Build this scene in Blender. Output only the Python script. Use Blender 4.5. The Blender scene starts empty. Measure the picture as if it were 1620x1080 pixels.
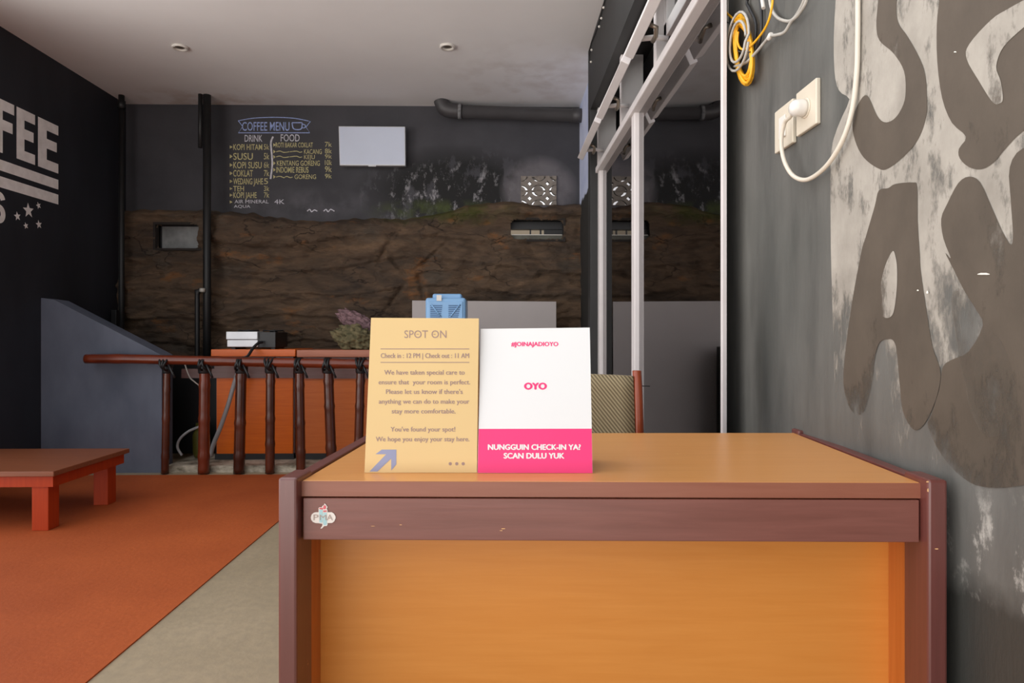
import bpy, bmesh, math, random
from mathutils import Vector, Matrix, noise
from mathutils.geometry import tessellate_polygon
random.seed(7)
SC = bpy.context.scene
COL = SC.collection

# ------------------------------------------------------------------ camera
F, CX, HOR, CAMH = 1040.0, 810.0, 531.0, 1.01      # focal length in pixels of a 1620x1080 frame
YAW = math.atan(20 / F)                            # the camera looks a touch to the right of the room's axis
cam = bpy.data.cameras.new('camera')
cam.sensor_width = 36.0
cam.lens = F / 1620 * 36.0
cam.shift_y = -(540 - HOR) / 1620
cam.clip_start = 0.02
camo = bpy.data.objects.new('camera', cam)
camo.location = (0, 0, CAMH)
camo.rotation_euler = (math.pi / 2, 0, -YAW)
COL.objects.link(camo)
SC.camera = camo

# ------------------------------------------------------------------ daylight: overcast sky over the open court the camera stands in
world = bpy.data.worlds.new('sky')
SC.world = world
world.use_nodes = True
wn = world.node_tree
for n in list(wn.nodes): wn.nodes.remove(n)
wo = wn.nodes.new('ShaderNodeOutputWorld'); wb = wn.nodes.new('ShaderNodeBackground')
tc = wn.nodes.new('ShaderNodeTexCoord'); sx = wn.nodes.new('ShaderNodeSeparateXYZ')
mr = wn.nodes.new('ShaderNodeMapRange'); mx = wn.nodes.new('ShaderNodeMix'); mx.data_type = 'RGBA'
mr.inputs[1].default_value = -0.15; mr.inputs[2].default_value = 0.15
mx.inputs[6].default_value = (1.85, 1.78, 1.70, 1); mx.inputs[7].default_value = (0.86, 0.86, 0.88, 1)
wn.links.new(tc.outputs['Generated'], sx.inputs[0]); wn.links.new(sx.outputs[2], mr.inputs[0])
wn.links.new(mr.outputs[0], mx.inputs[0]); 
mrx = wn.nodes.new('ShaderNodeMapRange'); mrx.inputs[1].default_value = -0.8; mrx.inputs[2].default_value = 0.8
mrx.inputs[3].default_value = 1.62; mrx.inputs[4].default_value = 0.30                # the overcast sky is brighter on the left
mm = wn.nodes.new('ShaderNodeVectorMath'); mm.operation = 'SCALE'
wn.links.new(sx.outputs[0], mrx.inputs[0]); wn.links.new(mx.outputs[2], mm.inputs[0]); wn.links.new(mrx.outputs[0], mm.inputs[3]); wn.links.new(mm.outputs[0], wb.inputs[0])
wn.links.new(wb.outputs[0], wo.inputs[0])
wb.inputs[1].default_value = 1.62
FRONT = -2.2                                       # the right wall runs this far back past the camera
COURT = 3.7                                        # the room's ceiling and left wall begin here; nearer than this it is open to the sky

SC.view_settings.view_transform = 'Standard'
SC.view_settings.look = 'None'
SC.view_settings.gamma = 1.0
SC.view_settings.exposure = 0.0
SC.view_settings.use_curve_mapping = False
SC.cycles.max_bounces = 10
SC.cycles.diffuse_bounces = 6
SC.cycles.use_denoising = True

# ------------------------------------------------------------------ pixel rays (planning of real positions)
_f = Vector((math.sin(YAW), math.cos(YAW), 0)); _r = Vector((math.cos(YAW), -math.sin(YAW), 0)); _u = Vector((0, 0, 1))
EYE = Vector((0, 0, CAMH))
def ray(u, v): return _f + _r * ((u - CX) / F) + _u * ((HOR - v) / F)
def onX(u, v, x): d = ray(u, v); return EYE + d * (x / d.x)
def onY(u, v, y): d = ray(u, v); return EYE + d * (y / d.y)
def onZ(u, v, z): d = ray(u, v); return EYE + d * ((z - CAMH) / d.z)
def onP(u, v, p, n): d = ray(u, v); return EYE + d * ((p - EYE).dot(n) / d.dot(n))

# ------------------------------------------------------------------ materials
def lin(c):
    o = []
    for k in c[:3]:
        k = k / 255.0
        o.append(k / 12.92 if k <= 0.04045 else ((k + 0.055) / 1.055) ** 2.4)
    return (o[0], o[1], o[2], 1.0)
def mul(c, k): return (min(c[0] * k, 1), min(c[1] * k, 1), min(c[2] * k, 1), 1)

class NT:
    def __init__(s, name):
        s.m = bpy.data.materials.new(name); s.m.use_nodes = True; s.t = s.m.node_tree
        s.b = s.t.nodes['Principled BSDF']; s.out = s.t.nodes['Material Output']
        s.tc = s.t.nodes.new('ShaderNodeTexCoord')
    def new(s, k): return s.t.nodes.new(k)
    def link(s, a, b): s.t.links.new(a, b)
    def coord(s, scale=(1, 1, 1), loc=(0, 0, 0), rot=(0, 0, 0)):
        m = s.new('ShaderNodeMapping'); m.inputs['Scale'].default_value = scale; m.inputs['Location'].default_value = loc
        m.inputs['Rotation'].default_value = rot
        s.link(s.tc.outputs['Object'], m.inputs[0]); return m.outputs[0]
    def noise(s, vec, scale, detail=5, rough=0.55, dist=0):
        n = s.new('ShaderNodeTexNoise'); n.inputs['Scale'].default_value = scale; n.inputs['Detail'].default_value = detail
        n.inputs['Roughness'].default_value = rough; n.inputs['Distortion'].default_value = dist
        s.link(vec, n.inputs['Vector']); return n.outputs[0]
    def ramp(s, fac, lo, hi, a=0.0, b=1.0):
        r = s.new('ShaderNodeMapRange'); r.inputs[1].default_value = lo; r.inputs[2].default_value = hi
        r.inputs[3].default_value = a; r.inputs[4].default_value = b
        s.link(fac, r.inputs[0]); return r.outputs[0]
    def mix(s, fac, a, b, mode='MIX'):
        m = s.new('ShaderNodeMix'); m.data_type = 'RGBA'; m.blend_type = mode
        for k, i in ((fac, 0), (a, 6), (b, 7)):
            if hasattr(k, 'is_linked') or hasattr(k, 'links'): s.link(k, m.inputs[i])
            else: m.inputs[i].default_value = k
        return m.outputs[2]
    def math(s, op, a, b=0.0):
        m = s.new('ShaderNodeMath'); m.operation = op
        for k, i in ((a, 0), (b, 1)):
            if hasattr(k, 'links'): s.link(k, m.inputs[i])
            else: m.inputs[i].default_value = k
        return m.outputs[0]
    def xyz(s):
        q = s.new('ShaderNodeSeparateXYZ'); s.link(s.tc.outputs['Object'], q.inputs[0]); return q.outputs
    def blob(s, c, r, soft=0.5):                     # 1 inside an ellipsoid, fading to 0 at its edge
        v = s.coord((1 / r[0], 1 / r[1], 1 / r[2]), (-c[0] / r[0], -c[1] / r[1], -c[2] / r[2]))
        d = s.new('ShaderNodeVectorMath'); d.operation = 'LENGTH'; s.link(v, d.inputs[0])
        return s.ramp(d.outputs['Value'], 1.0, 1.0 - soft, 0, 1)
    def bump(s, h, strength=0.3, dist=0.01):
        b = s.new('ShaderNodeBump'); b.inputs['Strength'].default_value = strength; b.inputs['Distance'].default_value = dist
        s.link(h, b.inputs['Height']); s.link(b.outputs[0], s.b.inputs['Normal'])
    def color(s, c):
        if hasattr(c, 'links'): s.link(c, s.b.inputs['Base Color'])
        else: s.b.inputs['Base Color'].default_value = c
    def alpha(s, a):
        if hasattr(a, 'links'): s.link(a, s.b.inputs['Alpha'])

def mat(name, rgb, rough=0.6, var=0.12, scale=9.0, stretch=(1, 1, 1), bump=0.0, metal=0.0, spec=0.5, rgb2=None, detail=5):
    n = NT(name); c = lin(rgb)
    f = n.noise(n.coord(stretch), scale, detail)
    f = n.ramp(f, 0.3, 0.7)
    n.color(n.mix(f, mul(c, 1 - var), lin(rgb2) if rgb2 else mul(c, 1 + var)))
    n.b.inputs['Roughness'].default_value = rough; n.b.inputs['Metallic'].default_value = metal
    n.b.inputs['Specular IOR Level'].default_value = spec
    if bump: n.bump(f, bump, 0.004)
    return n.m

def wood(name, rgb, rgb2, axis=0, rough=0.35, spec=0.5, wear=0.0, wear_rgb=(214, 160, 110)):
    n = NT(name); st = [22, 22, 22]; st[axis] = 1.2
    f = n.ramp(n.noise(n.coord(st), 3.0, 7, 0.6, 0.4), 0.3, 0.72)
    g = n.ramp(n.noise(n.coord((1, 1, 1)), 2.2, 3), 0.3, 0.7)
    c = n.mix(f, lin(rgb), lin(rgb2))
    c = n.mix(n.math('MULTIPLY', g, 0.25), c, mul(lin(rgb), 1.25))
    if wear:
        w = n.ramp(n.noise(n.coord((1, 1, 1), (3, 1, 2)), 38.0, 4, 0.6), 0.74 - wear, 0.77 - wear)
        w = n.math('MULTIPLY', w, n.ramp(n.noise(n.coord(), 6.0, 2), 0.52, 0.6))
        c = n.mix(w, c, lin(wear_rgb))
    n.color(c); n.b.inputs['Roughness'].default_value = rough; n.b.inputs['Specular IOR Level'].default_value = spec
    n.bump(f, 0.06, 0.002)
    return n.m

MT = {}
MT['black'] = mat('black_plastic', (24, 24, 26), 0.45)
MT['blackpaint'] = mat('black_paint', (38, 38, 38), 0.6, 0.2, 5)
MT['white_frame'] = mat('white_frame_paint', (214, 208, 207), 0.45, 0.05, 6)
MT['cream'] = mat('cream_plastic', (206, 196, 178), 0.35, 0.03, 12)
MT['whiteplastic'] = mat('white_plastic', (216, 212, 205), 0.3, 0.03, 12)
MT['cordwhite'] = mat('cream_cord', (208, 199, 184), 0.4, 0.03, 12)
MT['yellow'] = mat('yellow_cable', (236, 172, 30), 0.4, 0.08, 30)
MT['grey_cable'] = mat('grey_cable', (172, 168, 160), 0.4, 0.08, 30)
MT['silver'] = mat('silver_metal', (196, 198, 202), 0.35, 0.05, 9, metal=0.3)
MT['grey_hose'] = mat('grey_hose', (150, 150, 152), 0.5)
MT['steel'] = mat('steel', (150, 140, 128), 0.35, 0.1, 20, metal=0.8)

# ------------------------------------------------------------------ mesh builder
class MB:
    def __init__(s): s.bm = bmesh.new()
    def hexa(s, p, bev=0.0, seg=2):                 # 8 corners: bottom loop, then top loop
        vs = [s.bm.verts.new(q) for q in p]
        fs = [s.bm.faces.new([vs[i] for i in q]) for q in ((3, 2, 1, 0), (4, 5, 6, 7), (0, 1, 5, 4), (1, 2, 6, 5), (2, 3, 7, 6), (3, 0, 4, 7))]
        if bev:
            es = list({e for f in fs for e in f.edges})
            bmesh.ops.bevel(s.bm, geom=es, offset=bev, segments=seg, profile=0.5, affect='EDGES')
        return s
    def box(s, a, b, bev=0.0, seg=2, M=None):
        x0, x1 = sorted((a[0], b[0])); y0, y1 = sorted((a[1], b[1])); z0, z1 = sorted((a[2], b[2]))
        p = [Vector(q) for q in ((x0, y0, z0), (x1, y0, z0), (x1, y1, z0), (x0, y1, z0), (x0, y0, z1), (x1, y0, z1), (x1, y1, z1), (x0, y1, z1))]
        if M: p = [M @ q for q in p]
        return s.hexa(p, bev, seg)
    def prism(s, pts, d, bev=0.0):                  # planar outline pushed along d
        d = Vector(d); a = [s.bm.verts.new(p) for p in pts]; b = [s.bm.verts.new(Vector(p) + d) for p in pts]; n = len(pts)
        f0 = s.bm.faces.new(a); f1 = s.bm.faces.new(b[::-1])
        side = [s.bm.faces.new((a[i], b[i], b[(i + 1) % n], a[(i + 1) % n])) for i in range(n)]
        bmesh.ops.recalc_face_normals(s.bm, faces=[f0, f1] + side)
        if bev: bmesh.ops.bevel(s.bm, geom=list({e for f in [f0, f1] for e in f.edges}), offset=bev, segments=2, profile=0.5, affect='EDGES')
        else: bmesh.ops.triangulate(s.bm, faces=[f0, f1])
        return s
    def tube(s, pts, r, n=10, caps=True, radii=None, closed=False):
        pts = [Vector(p) for p in pts]; N = len(pts); rings = []
        prev = None
        for i, p in enumerate(pts):
            if closed: t = pts[(i + 1) % N] - pts[i - 1]
            else: t = pts[min(i + 1, N - 1)] - pts[max(i - 1, 0)]
            t.normalize()
            if prev is None:
                a = Vector((0, 0, 1)) if abs(t.z) < 0.9 else Vector((1, 0, 0))
                x = t.cross(a).normalized()
            else:
                x = prev - t * prev.dot(t)
                x = x.normalized() if x.length > 1e-6 else t.orthogonal().normalized()
            prev = x; y = t.cross(x); rr = radii[i] if radii else r
            rings.append([s.bm.verts.new(p + (x * math.cos(2 * math.pi * k / n) + y * math.sin(2 * math.pi * k / n)) * rr) for k in range(n)])
        m = N if closed else N - 1
        for i in range(m):
            A = rings[i]; B = rings[(i + 1) % N]
            for k in range(n):
                f = s.bm.faces.new((A[k], A[(k + 1) % n], B[(k + 1) % n], B[k])); f.smooth = True
        if caps and not closed:
            s.bm.faces.new(rings[0][::-1]); s.bm.faces.new(rings[-1])
        return s
    def lathe(s, prof, c, axis=(0, 0, 1), n=28):    # profile of (radius, height)
        c = Vector(c); ax = Vector(axis).normalized(); x = ax.orthogonal().normalized(); y = ax.cross(x); rings = []
        for r, h in prof:
            rings.append([s.bm.verts.new(c + ax * h + (x * math.cos(2 * math.pi * k / n) + y * math.sin(2 * math.pi * k / n)) * max(r, 1e-5)) for k in range(n)])
        for A, B in zip(rings, rings[1:]):
            for k in range(n):
                f = s.bm.faces.new((A[k], A[(k + 1) % n], B[(k + 1) % n], B[k])); f.smooth = True
        s.bm.faces.new(rings[0][::-1]); s.bm.faces.new(rings[-1])
        return s
    def poly(s, pts):
        vs = [s.bm.verts.new(p) for p in pts]
        for t in tessellate_polygon([[Vector(p) for p in pts]]):
            s.bm.faces.new([vs[i] for i in t])
        return s
    def build(s, name, m, parent=None, **props):
        me = bpy.data.meshes.new(name); bmesh.ops.recalc_face_normals(s.bm, faces=s.bm.faces[:]) if props.pop('recalc', True) else None
        s.bm.to_mesh(me); s.bm.free()
        o = bpy.data.objects.new(name, me); COL.objects.link(o)
        if m: me.materials.append(m)
        adopt(o, parent)
        for k, v in props.items(): o[k] = v
        return o
def wmat(o):
    m = Matrix.Translation(o.location) @ o.rotation_euler.to_matrix().to_4x4()
    if o.parent: m = wmat(o.parent) @ o.matrix_parent_inverse @ m
    return m
def adopt(o, parent):
    if parent: o.parent = parent; o.matrix_parent_inverse = wmat(parent).inverted()
def thing(name, label, cat, loc, group=None):
    o = bpy.data.objects.new(name, None); o.empty_display_size = 0.1; COL.objects.link(o); o.location = loc
    return tag(o, label, cat, group)
def tag(o, label, cat, group=None):
    o['label'] = label; o['category'] = cat
    if group: o['group'] = group
    return o
def struct(o): o['kind'] = 'structure'; return o
def copy_tree(o, parent=None):
    c = o.copy(); COL.objects.link(c)
    if parent: c.parent = parent
    for ch in list(o.children): copy_tree(ch, c)
    return c

def smooth(pts, k=6, closed=True):                  # Catmull-Rom through 2-D or 3-D points
    P = [Vector(p) for p in pts]; n = len(P); out = []
    rng = range(n) if closed else range(n - 1)
    for i in rng:
        if closed: a, b, c, d = P[i - 1], P[i], P[(i + 1) % n], P[(i + 2) % n]
        else: a, b, c, d = P[max(i - 1, 0)], P[i], P[i + 1], P[min(i + 2, n - 1)]
        for j in range(k):
            t = j / k
            out.append(0.5 * ((2 * b) + (c - a) * t + (2 * a - 5 * b + 4 * c - d) * t * t + (3 * b - a - 3 * c + d) * t ** 3))
    if not closed: out.append(P[-1])
    return out

# text: glyphs of Blender's own font, spread over a pixel box and laid on a plane in the place
_txt = {}
def glyphs(body, bold):
    key = (body, bold)
    if key not in _txt:
        cu = bpy.data.curves.new('t', 'FONT'); cu.body = body; cu.offset = bold; cu.resolution_u = 3; cu.fill_mode = 'FRONT'
        ob = bpy.data.objects.new('t', cu); COL.objects.link(ob)
        dg = bpy.context.evaluated_depsgraph_get(); dg.update()
        me = bpy.data.meshes.new_from_object(ob.evaluated_get(dg))
        vs = [v.co.copy() for v in me.vertices]; fs = [list(p.vertices) for p in me.polygons]
        bpy.data.objects.remove(ob); bpy.data.curves.remove(cu); bpy.data.meshes.remove(me)
        _txt[key] = (vs, fs)
    return _txt[key]
def write(mb, body, u0, u1, vt, vb, plane, bold=0.0, slope=0.0):
    vs, fs = glyphs(body, bold)
    xa = min(v.x for v in vs); xb = max(v.x for v in vs)
    hv, _ = glyphs('H', bold); cap = max(v.y for v in hv)
    new = []
    for v in vs:
        k = (v.x - xa) / (xb - xa)
        new.append(mb.bm.verts.new(plane(u0 + k * (u1 - u0), vb - v.y / cap * (vb - vt) + slope * k)))
    for f in fs:
        try: mb.bm.faces.new([new[i] for i in f])
        except ValueError: pass
def write_bold(mb, body, u0, u1, vt, vb, planes, o, spread, vs=0.0):
    for k, (du, dv) in enumerate(((0, 0), (-spread, 0), (spread, 0), (0, -vs), (0, vs))):
        if k == 0 or du or dv: write(mb, body, u0 + du, u1 + du, vt + dv, vb + dv, planes(o + .00004 * k))
def stroke(mb, pts, w, plane):                      # painted or chalked line of w pixels
    P = [Vector(p) for p in pts]; L = []; R = []
    for i, p in enumerate(P):
        t = (P[min(i + 1, len(P) - 1)] - P[max(i - 1, 0)]).normalized(); nrm = Vector((-t.y, t.x)) * w / 2
        L.append(mb.bm.verts.new(plane(*(p + nrm)))); R.append(mb.bm.verts.new(plane(*(p - nrm))))
    for i in range(len(P) - 1): mb.bm.faces.new((L[i], L[i + 1], R[i + 1], R[i]))

# ------------------------------------------------------------------ the room
XL, XG, XR, YB, H = -3.37, 0.733, 0.80, 6.0, 3.10

n = NT('concrete_floor'); co = n.coord()
f1 = n.ramp(n.noise(co, 1.6, 6), 0.3, 0.7); f2 = n.ramp(n.noise(co, 30, 6), 0.35, 0.65)
c = n.mix(f1, lin((150, 134, 108)), lin((172, 154, 127))); c = n.mix(n.math('MULTIPLY', f2, 0.3), c, lin((128, 118, 102)))
n.color(c); n.b.inputs['Roughness'].default_value = 0.55; n.bump(f2, 0.15, 0.003)
struct(MB().box((XL - .6, -1.2, -.12), (2.7, YB + .15, 0)).build('floor', n.m))

n = NT('terracotta_floor_covering'); co = n.coord()
f1 = n.ramp(n.noise(co, 1.1, 5), 0.3, 0.7); f2 = n.ramp(n.noise(co, 55, 6, 0.7), 0.3, 0.7)
c = n.mix(f1, lin((154, 70, 30)), lin((184, 92, 44))); c = n.mix(n.math('MULTIPLY', f2, 0.35), c, lin((136, 60, 28)))
n.color(c); n.b.inputs['Roughness'].default_value = 0.75; n.b.inputs['Specular IOR Level'].default_value = 0.25; n.bump(f2, 0.25, 0.003)
tag(MB().box((XL + .005, -1.15, 0.0), (-1.2, 4.80, .005)).build('carpet', n.m), 'terracotta red carpet strip along the floor under the low table', 'carpet')

n = NT('ceiling_plaster'); co = n.coord()
f1 = n.ramp(n.noise(co, 0.9, 4), 0.3, 0.7); c = n.mix(f1, lin((232, 230, 230)), lin((242, 241, 241)))
st = n.math('MULTIPLY', n.blob((-2.6, 6.0, H), (0.9, 0.5, 0.5), 0.9), n.ramp(n.noise(co, 5, 5), 0.4, 0.6))
c = n.mix(n.math('MULTIPLY', st, 0.5), c, lin((176, 140, 112)))
st = n.math('MULTIPLY', n.blob((0.3, 5.4, H), (0.9, 0.9, 0.5), 0.9), n.ramp(n.noise(co, 3, 6), 0.45, 0.6))
c = n.mix(n.math('MULTIPLY', st, 0.4), c, lin((178, 160, 146)))
n.color(c); n.b.inputs['Roughness'].default_value = 0.8; n.bump(f1, 0.05)
struct(MB().box((XL - .15, COURT, H), (2.7, YB + .15, H + .12)).build('ceiling', n.m))

# left wall, painted black, with its white lettering
n = NT('black_wall_paint'); co = n.coord((1, 1, .35))
f1 = n.ramp(n.noise(co, 2.4, 6), 0.3, 0.72)
n.color(n.mix(f1, lin((25, 27, 34)), lin((42, 44, 52)))); n.b.inputs['Roughness'].default_value = 0.6; n.bump(f1, 0.1)
wl = struct(MB().box((XL - .15, COURT, 0), (XL, YB + .15, H)).build('wall_left', n.m))
PW = mat('white_wall_paint', (246, 240, 238), 0.7, 0.1, 14)
px = XL + .002
mb = MB()
def lrect(y0, y1, z0, z1): mb.poly([(px, y0, z0), (px, y1, z0), (px, y1, z1), (px, y0, z1)])
LT, LB = 2.61, 2.248; hh = LT - LB
def block(y0, y1, ch):
    w = y1 - y0; s = w * .42; b = hh * .2
    if ch in 'EFC': lrect(y0, y0 + s, LB, LT)
    if ch in 'EFC': lrect(y0 + s, y1, LT - b, LT)
    if ch in 'EF': lrect(y0 + s, y1 - w * .08, LB + hh * .43, LB + hh * .43 + b)
    if ch in 'EC': lrect(y0 + s, y1, LB, LB + b)
    if ch == 'O': lrect(y0, y0 + s * .9, LB, LT); lrect(y1 - s * .9, y1, LB, LT); lrect(y0 + s * .9, y1 - s * .9, LT - b, LT); lrect(y0 + s * .9, y1 - s * .9, LB, LB + b)
for a, b, ch in ((3.74, 3.95, 'C'), (3.98, 4.20, 'O'), (4.225, 4.42, 'F'), (4.448, 4.63, 'F'), (4.652, 4.835, 'E'), (4.865, 5.087, 'E')): block(a, b, ch)
lrect(3.74, 5.087, 2.126, 2.20); lrect(3.74, 5.087, 2.012, 2.087)
wall_l = lambda u, v: onX(u, v, px)
sv = [Vector((4.492 + .036 * math.cos(math.radians(q)), 1.918 + .043 * math.sin(math.radians(q)))) for q in range(15, 271, 15)] + [Vector((4.492 + .036 * math.cos(math.radians(q)), 1.832 + .043 * math.sin(math.radians(q)))) for q in range(75, -196, -15)]
L = []
for i, p in enumerate(sv):
    t = (sv[min(i + 1, len(sv) - 1)] - sv[max(i - 1, 0)]).normalized(); q = Vector((-t.y, t.x)) * .021
    L.append((mb.bm.verts.new((px, p.x + q.x, p.y + q.y)), mb.bm.verts.new((px, p.x - q.x, p.y - q.y))))
for a, b in zip(L, L[1:]): mb.bm.faces.new((a[0], b[0], b[1], a[1]))
for u, v, r, rot in ((27.5, 342, .034, .2), (45, 333, .056, .1), (61, 325, .028, .4), (41, 357, .026, .3), (61.5, 355, .034, .2)):
    cc = wall_l(u, v); k = []
    for i in range(10):
        rr = r if i % 2 == 0 else r * .42; a = rot + math.pi / 2 + i * math.pi / 5
        k.append((px, cc.y + rr * math.cos(a), cc.z + rr * math.sin(a)))
    mb.poly(k)
mb.build('painted_lettering', PW, wl, recalc=False, label='white block letters, bars and stars')

# back wall: charcoal plaster above, rough rock facing below
n = NT('charcoal_plaster'); co = n.coord()
f1 = n.ramp(n.noise(co, 1.8, 5), 0.3, 0.72)
c = n.mix(f1, lin((48, 48, 53)), lin((67, 66, 71)))
stz = n.blob((-.40, 6.0, 2.34), (0.95, .5, 0.42), 0.45)                       # mould and flaking to the right of the screen
blk = n.math('MULTIPLY', stz, n.ramp(n.noise(n.coord((1, 1, .55)), 4.5, 7, .7), 0.42, 0.47))
c = n.mix(blk, c, lin((14, 14, 15)))
wh = n.math('MULTIPLY', n.blob((-.45, 6.0, 2.27), (0.85, .5, 0.40), 0.6), n.ramp(n.noise(n.coord((1, 1, .6), (7, 0, 3)), 9, 9, .75), 0.54, 0.64))
c = n.mix(n.math('MULTIPLY', wh, .75), c, lin((176, 174, 178)))
pt = n.math('MULTIPLY', n.blob((.36, 6.0, 2.34), (.37, .5, .33), 0.3), n.ramp(n.noise(co, 4, 4), 0.2, 0.5))
c = n.mix(n.math('MULTIPLY', pt, .85), c, lin((104, 100, 104)))
pt = n.math('MULTIPLY', n.blob((-1.75, 6.0, 2.2), (.7, .5, .17), 0.8), n.ramp(n.noise(co, 5, 5), 0.4, 0.65))
c = n.mix(n.math('MULTIPLY', pt, .5), c, lin((104, 102, 108)))
ms = n.math('MULTIPLY', n.blob((-.55, 6.0, 2.15), (.75, .5, .12), 0.7), n.ramp(n.noise(co, 7, 5), 0.42, 0.58))
c = n.mix(n.math('MULTIPLY', ms, .8), c, lin((62, 72, 24)))
n.color(c); n.b.inputs['Roughness'].default_value = 0.75; n.bump(n.noise(co, 14, 6), 0.25, 0.01)
holes = []
def hole(u0, u1, v0, v1):
    a = onY(u0, v1, YB); b = onY(u1, v0, YB); holes.append((a.x, b.x, a.z, b.z)); return holes[-1]
hb = hole(824, 880, 279, 325); hs = hole(808, 890, 350, 380); hl = hole(252, 322, 357, 394)
xs = sorted({XL - .15, 2.7} | {h[0] for h in holes} | {h[1] for h in holes}); zs = sorted({0, H} | {h[2] for h in holes} | {h[3] for h in holes})
mb = MB()
for x0, x1 in zip(xs, xs[1:]):
    for z0, z1 in zip(zs, zs[1:]):
        cx_, cz_ = (x0 + x1) / 2, (z0 + z1) / 2
        if not any(h[0] < cx_ < h[1] and h[2] < cz_ < h[3] for h in holes): mb.box((x0, YB, z0), (x1, YB + .15, z1))
wbk = struct(mb.build('wall_back', n.m))

n = NT('brown_rock'); co = n.coord((.55, 1, 1.9))
f1 = n.ramp(n.noise(co, 2.6, 7, .6, .6), 0.3, 0.7); f2 = n.ramp(n.noise(co, 11, 7, .65), 0.35, 0.68)
c = n.mix(f1, lin((70, 60, 52)), lin((124, 100, 78))); c = n.mix(n.math('MULTIPLY', f2, .55), c, lin((54, 47, 43)))
og = n.ramp(n.noise(n.coord((.8, 1, 1.6), (4, 2, 1)), 3.4, 6, .6), 0.60, 0.72)
c = n.mix(n.math('MULTIPLY', og, .7), c, lin((150, 98, 52)))
gr = n.ramp(n.noise(n.coord((.7, 1, 1.4), (1, 5, 9)), 2.4, 6, .6), 0.58, 0.72)
c = n.mix(n.math('MULTIPLY', gr, .55), c, lin((84, 82, 76)))
vo = n.new('ShaderNodeTexVoronoi'); vo.feature = 'DISTANCE_TO_EDGE'; vo.inputs['Scale'].default_value = 2.6
wv = n.new('ShaderNodeVectorMath'); wv.operation = 'ADD'; nz = n.new('ShaderNodeTexNoise'); nz.inputs['Scale'].default_value = 2.5; nz.inputs['Detail'].default_value = 5
cc = n.coord((.55, .2, 1.1)); n.link(cc, nz.inputs['Vector']); sc_ = n.new('ShaderNodeVectorMath'); sc_.operation = 'SCALE'; sc_.inputs[3].default_value = .9
n.link(nz.outputs[1], sc_.inputs[0]); n.link(cc, wv.inputs[0]); n.link(sc_.outputs[0], wv.inputs[1]); n.link(wv.outputs[0], vo.inputs['Vector'])
ck = n.math('MULTIPLY', n.ramp(vo.outputs['Distance'], .0, .022, 1, 0), n.ramp(n.noise(n.coord(), 1.8, 3), .45, .58))
c = n.mix(n.math('MULTIPLY', ck, .8), c, lin((24, 20, 18)))
ms = n.math('MULTIPLY', n.blob((-.55, 5.9, 2.13), (.9, .5, .16), 0.7), n.ramp(n.noise(n.coord(), 6, 5), 0.4, 0.6))
c = n.mix(n.math('MULTIPLY', ms, .8), c, lin((70, 76, 28)))
n.color(c); n.b.inputs['Roughness'].default_value = 0.82; n.b.inputs['Specular IOR Level'].default_value = 0.25
n.bump(n.noise(n.coord((.6, 1, 1.6)), 16, 8, .7), 0.9, 0.03)
ROCK = n.m
bm = bmesh.new(); NX, NZ = 320, 170; xr0, xr1 = XL, .79
vv = {}
def in_slot(x, z):
    for (a, b, c0, d), rr in ((hs, .05), (hl, .05)):
        qx = max(a + rr - x, 0, x - b + rr); qz = max(c0 + rr - z, 0, z - d + rr)
        if math.hypot(qx, qz) < rr: return True
    return False
for i in range(NX + 1):
    x = xr0 + (xr1 - xr0) * i / NX
    zz_ = [(onY(u_, v_, 5.95).x, onY(u_, v_, 5.95).z) for u_, v_ in ((150, 333), (205, 332), (330, 333), (395, 338), (440, 345), (500, 351), (560, 346), (640, 347), (700, 337), (740, 325), (800, 318), (860, 326), (935, 322), (1000, 325))] if i == 0 else zz_
    ztop = next(p[1] + (q[1] - p[1]) * (x - p[0]) / (q[0] - p[0]) for p, q in zip(zz_, zz_[1:]) if x <= q[0]) + .012 * noise.noise(Vector((x * 4, 4, 0))) + .02 * noise.noise(Vector((x * 11, 9, 0)))
    for j in range(NZ + 1):
        z = ztop * j / NZ
        w = noise.noise(Vector((x * 1.2, z * 1.5, 2)))
        d = .075 * noise.fractal(Vector((x * 1.5, z * 3.4 + w * .5, 0)), .9, 2.1, 5)
        lay = (z * 4.3 + .5 * w + .12 * math.sin(x * 2)) % 1.0                    # bedding ledges
        d += .026 * (1 - lay) ** 2 - .012
        d += .030 * noise.noise(Vector((x * 5, z * 9, 5))) + .014 * noise.noise(Vector((x * 13, z * 24, 8)))
        d -= .07 * math.exp(-((z - 1.165 - .02 * math.sin(x * 6)) / .022) ** 2) * math.exp(-((x + 2.05) / .25) ** 4)   # deep cleft above the stove
        for cx1, cz1, sl in ((-1.02, 1.78, .5), (-.93, 1.66, -.8), (-.62, 1.72, 1.1), (-.70, 1.45, -.2), (-.95, 1.33, .7)):
            tt = (x - cx1) - sl * (z - cz1); d -= .035 * math.exp(-(tt / .022) ** 2) * math.exp(-((z - cz1) / .13) ** 4)
        edge = min(1, (ztop - z) / .06)
        y = 5.90 - d * (.4 + .6 * edge) + .08 * (1 - edge) ** 2
        vv[i, j] = bm.verts.new((x, min(y, 5.985), z))
for i in range(NX):
    for j in range(NZ):
        q = (vv[i, j], vv[i + 1, j], vv[i + 1, j + 1], vv[i, j + 1])
        m_ = sum((k.co for k in q), Vector()) / 4
        if not in_slot(m_.x, m_.z): f_ = bm.faces.new(q); f_.smooth = True
for j in range(1): pass
topv = [vv[i, NZ] for i in range(NX + 1)]; back = [bm.verts.new((v.co.x, YB, v.co.z + .01)) for v in topv]
for i in range(NX): bm.faces.new((topv[i], topv[i + 1], back[i + 1], back[i]))
for v in [v for v in bm.verts if not v.link_faces]: bm.verts.remove(v)
mb = MB(); mb.bm.free(); mb.bm = bm
mb.build('rock_facing', ROCK, wbk, label='brown layered rock facing', recalc=False)
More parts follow.
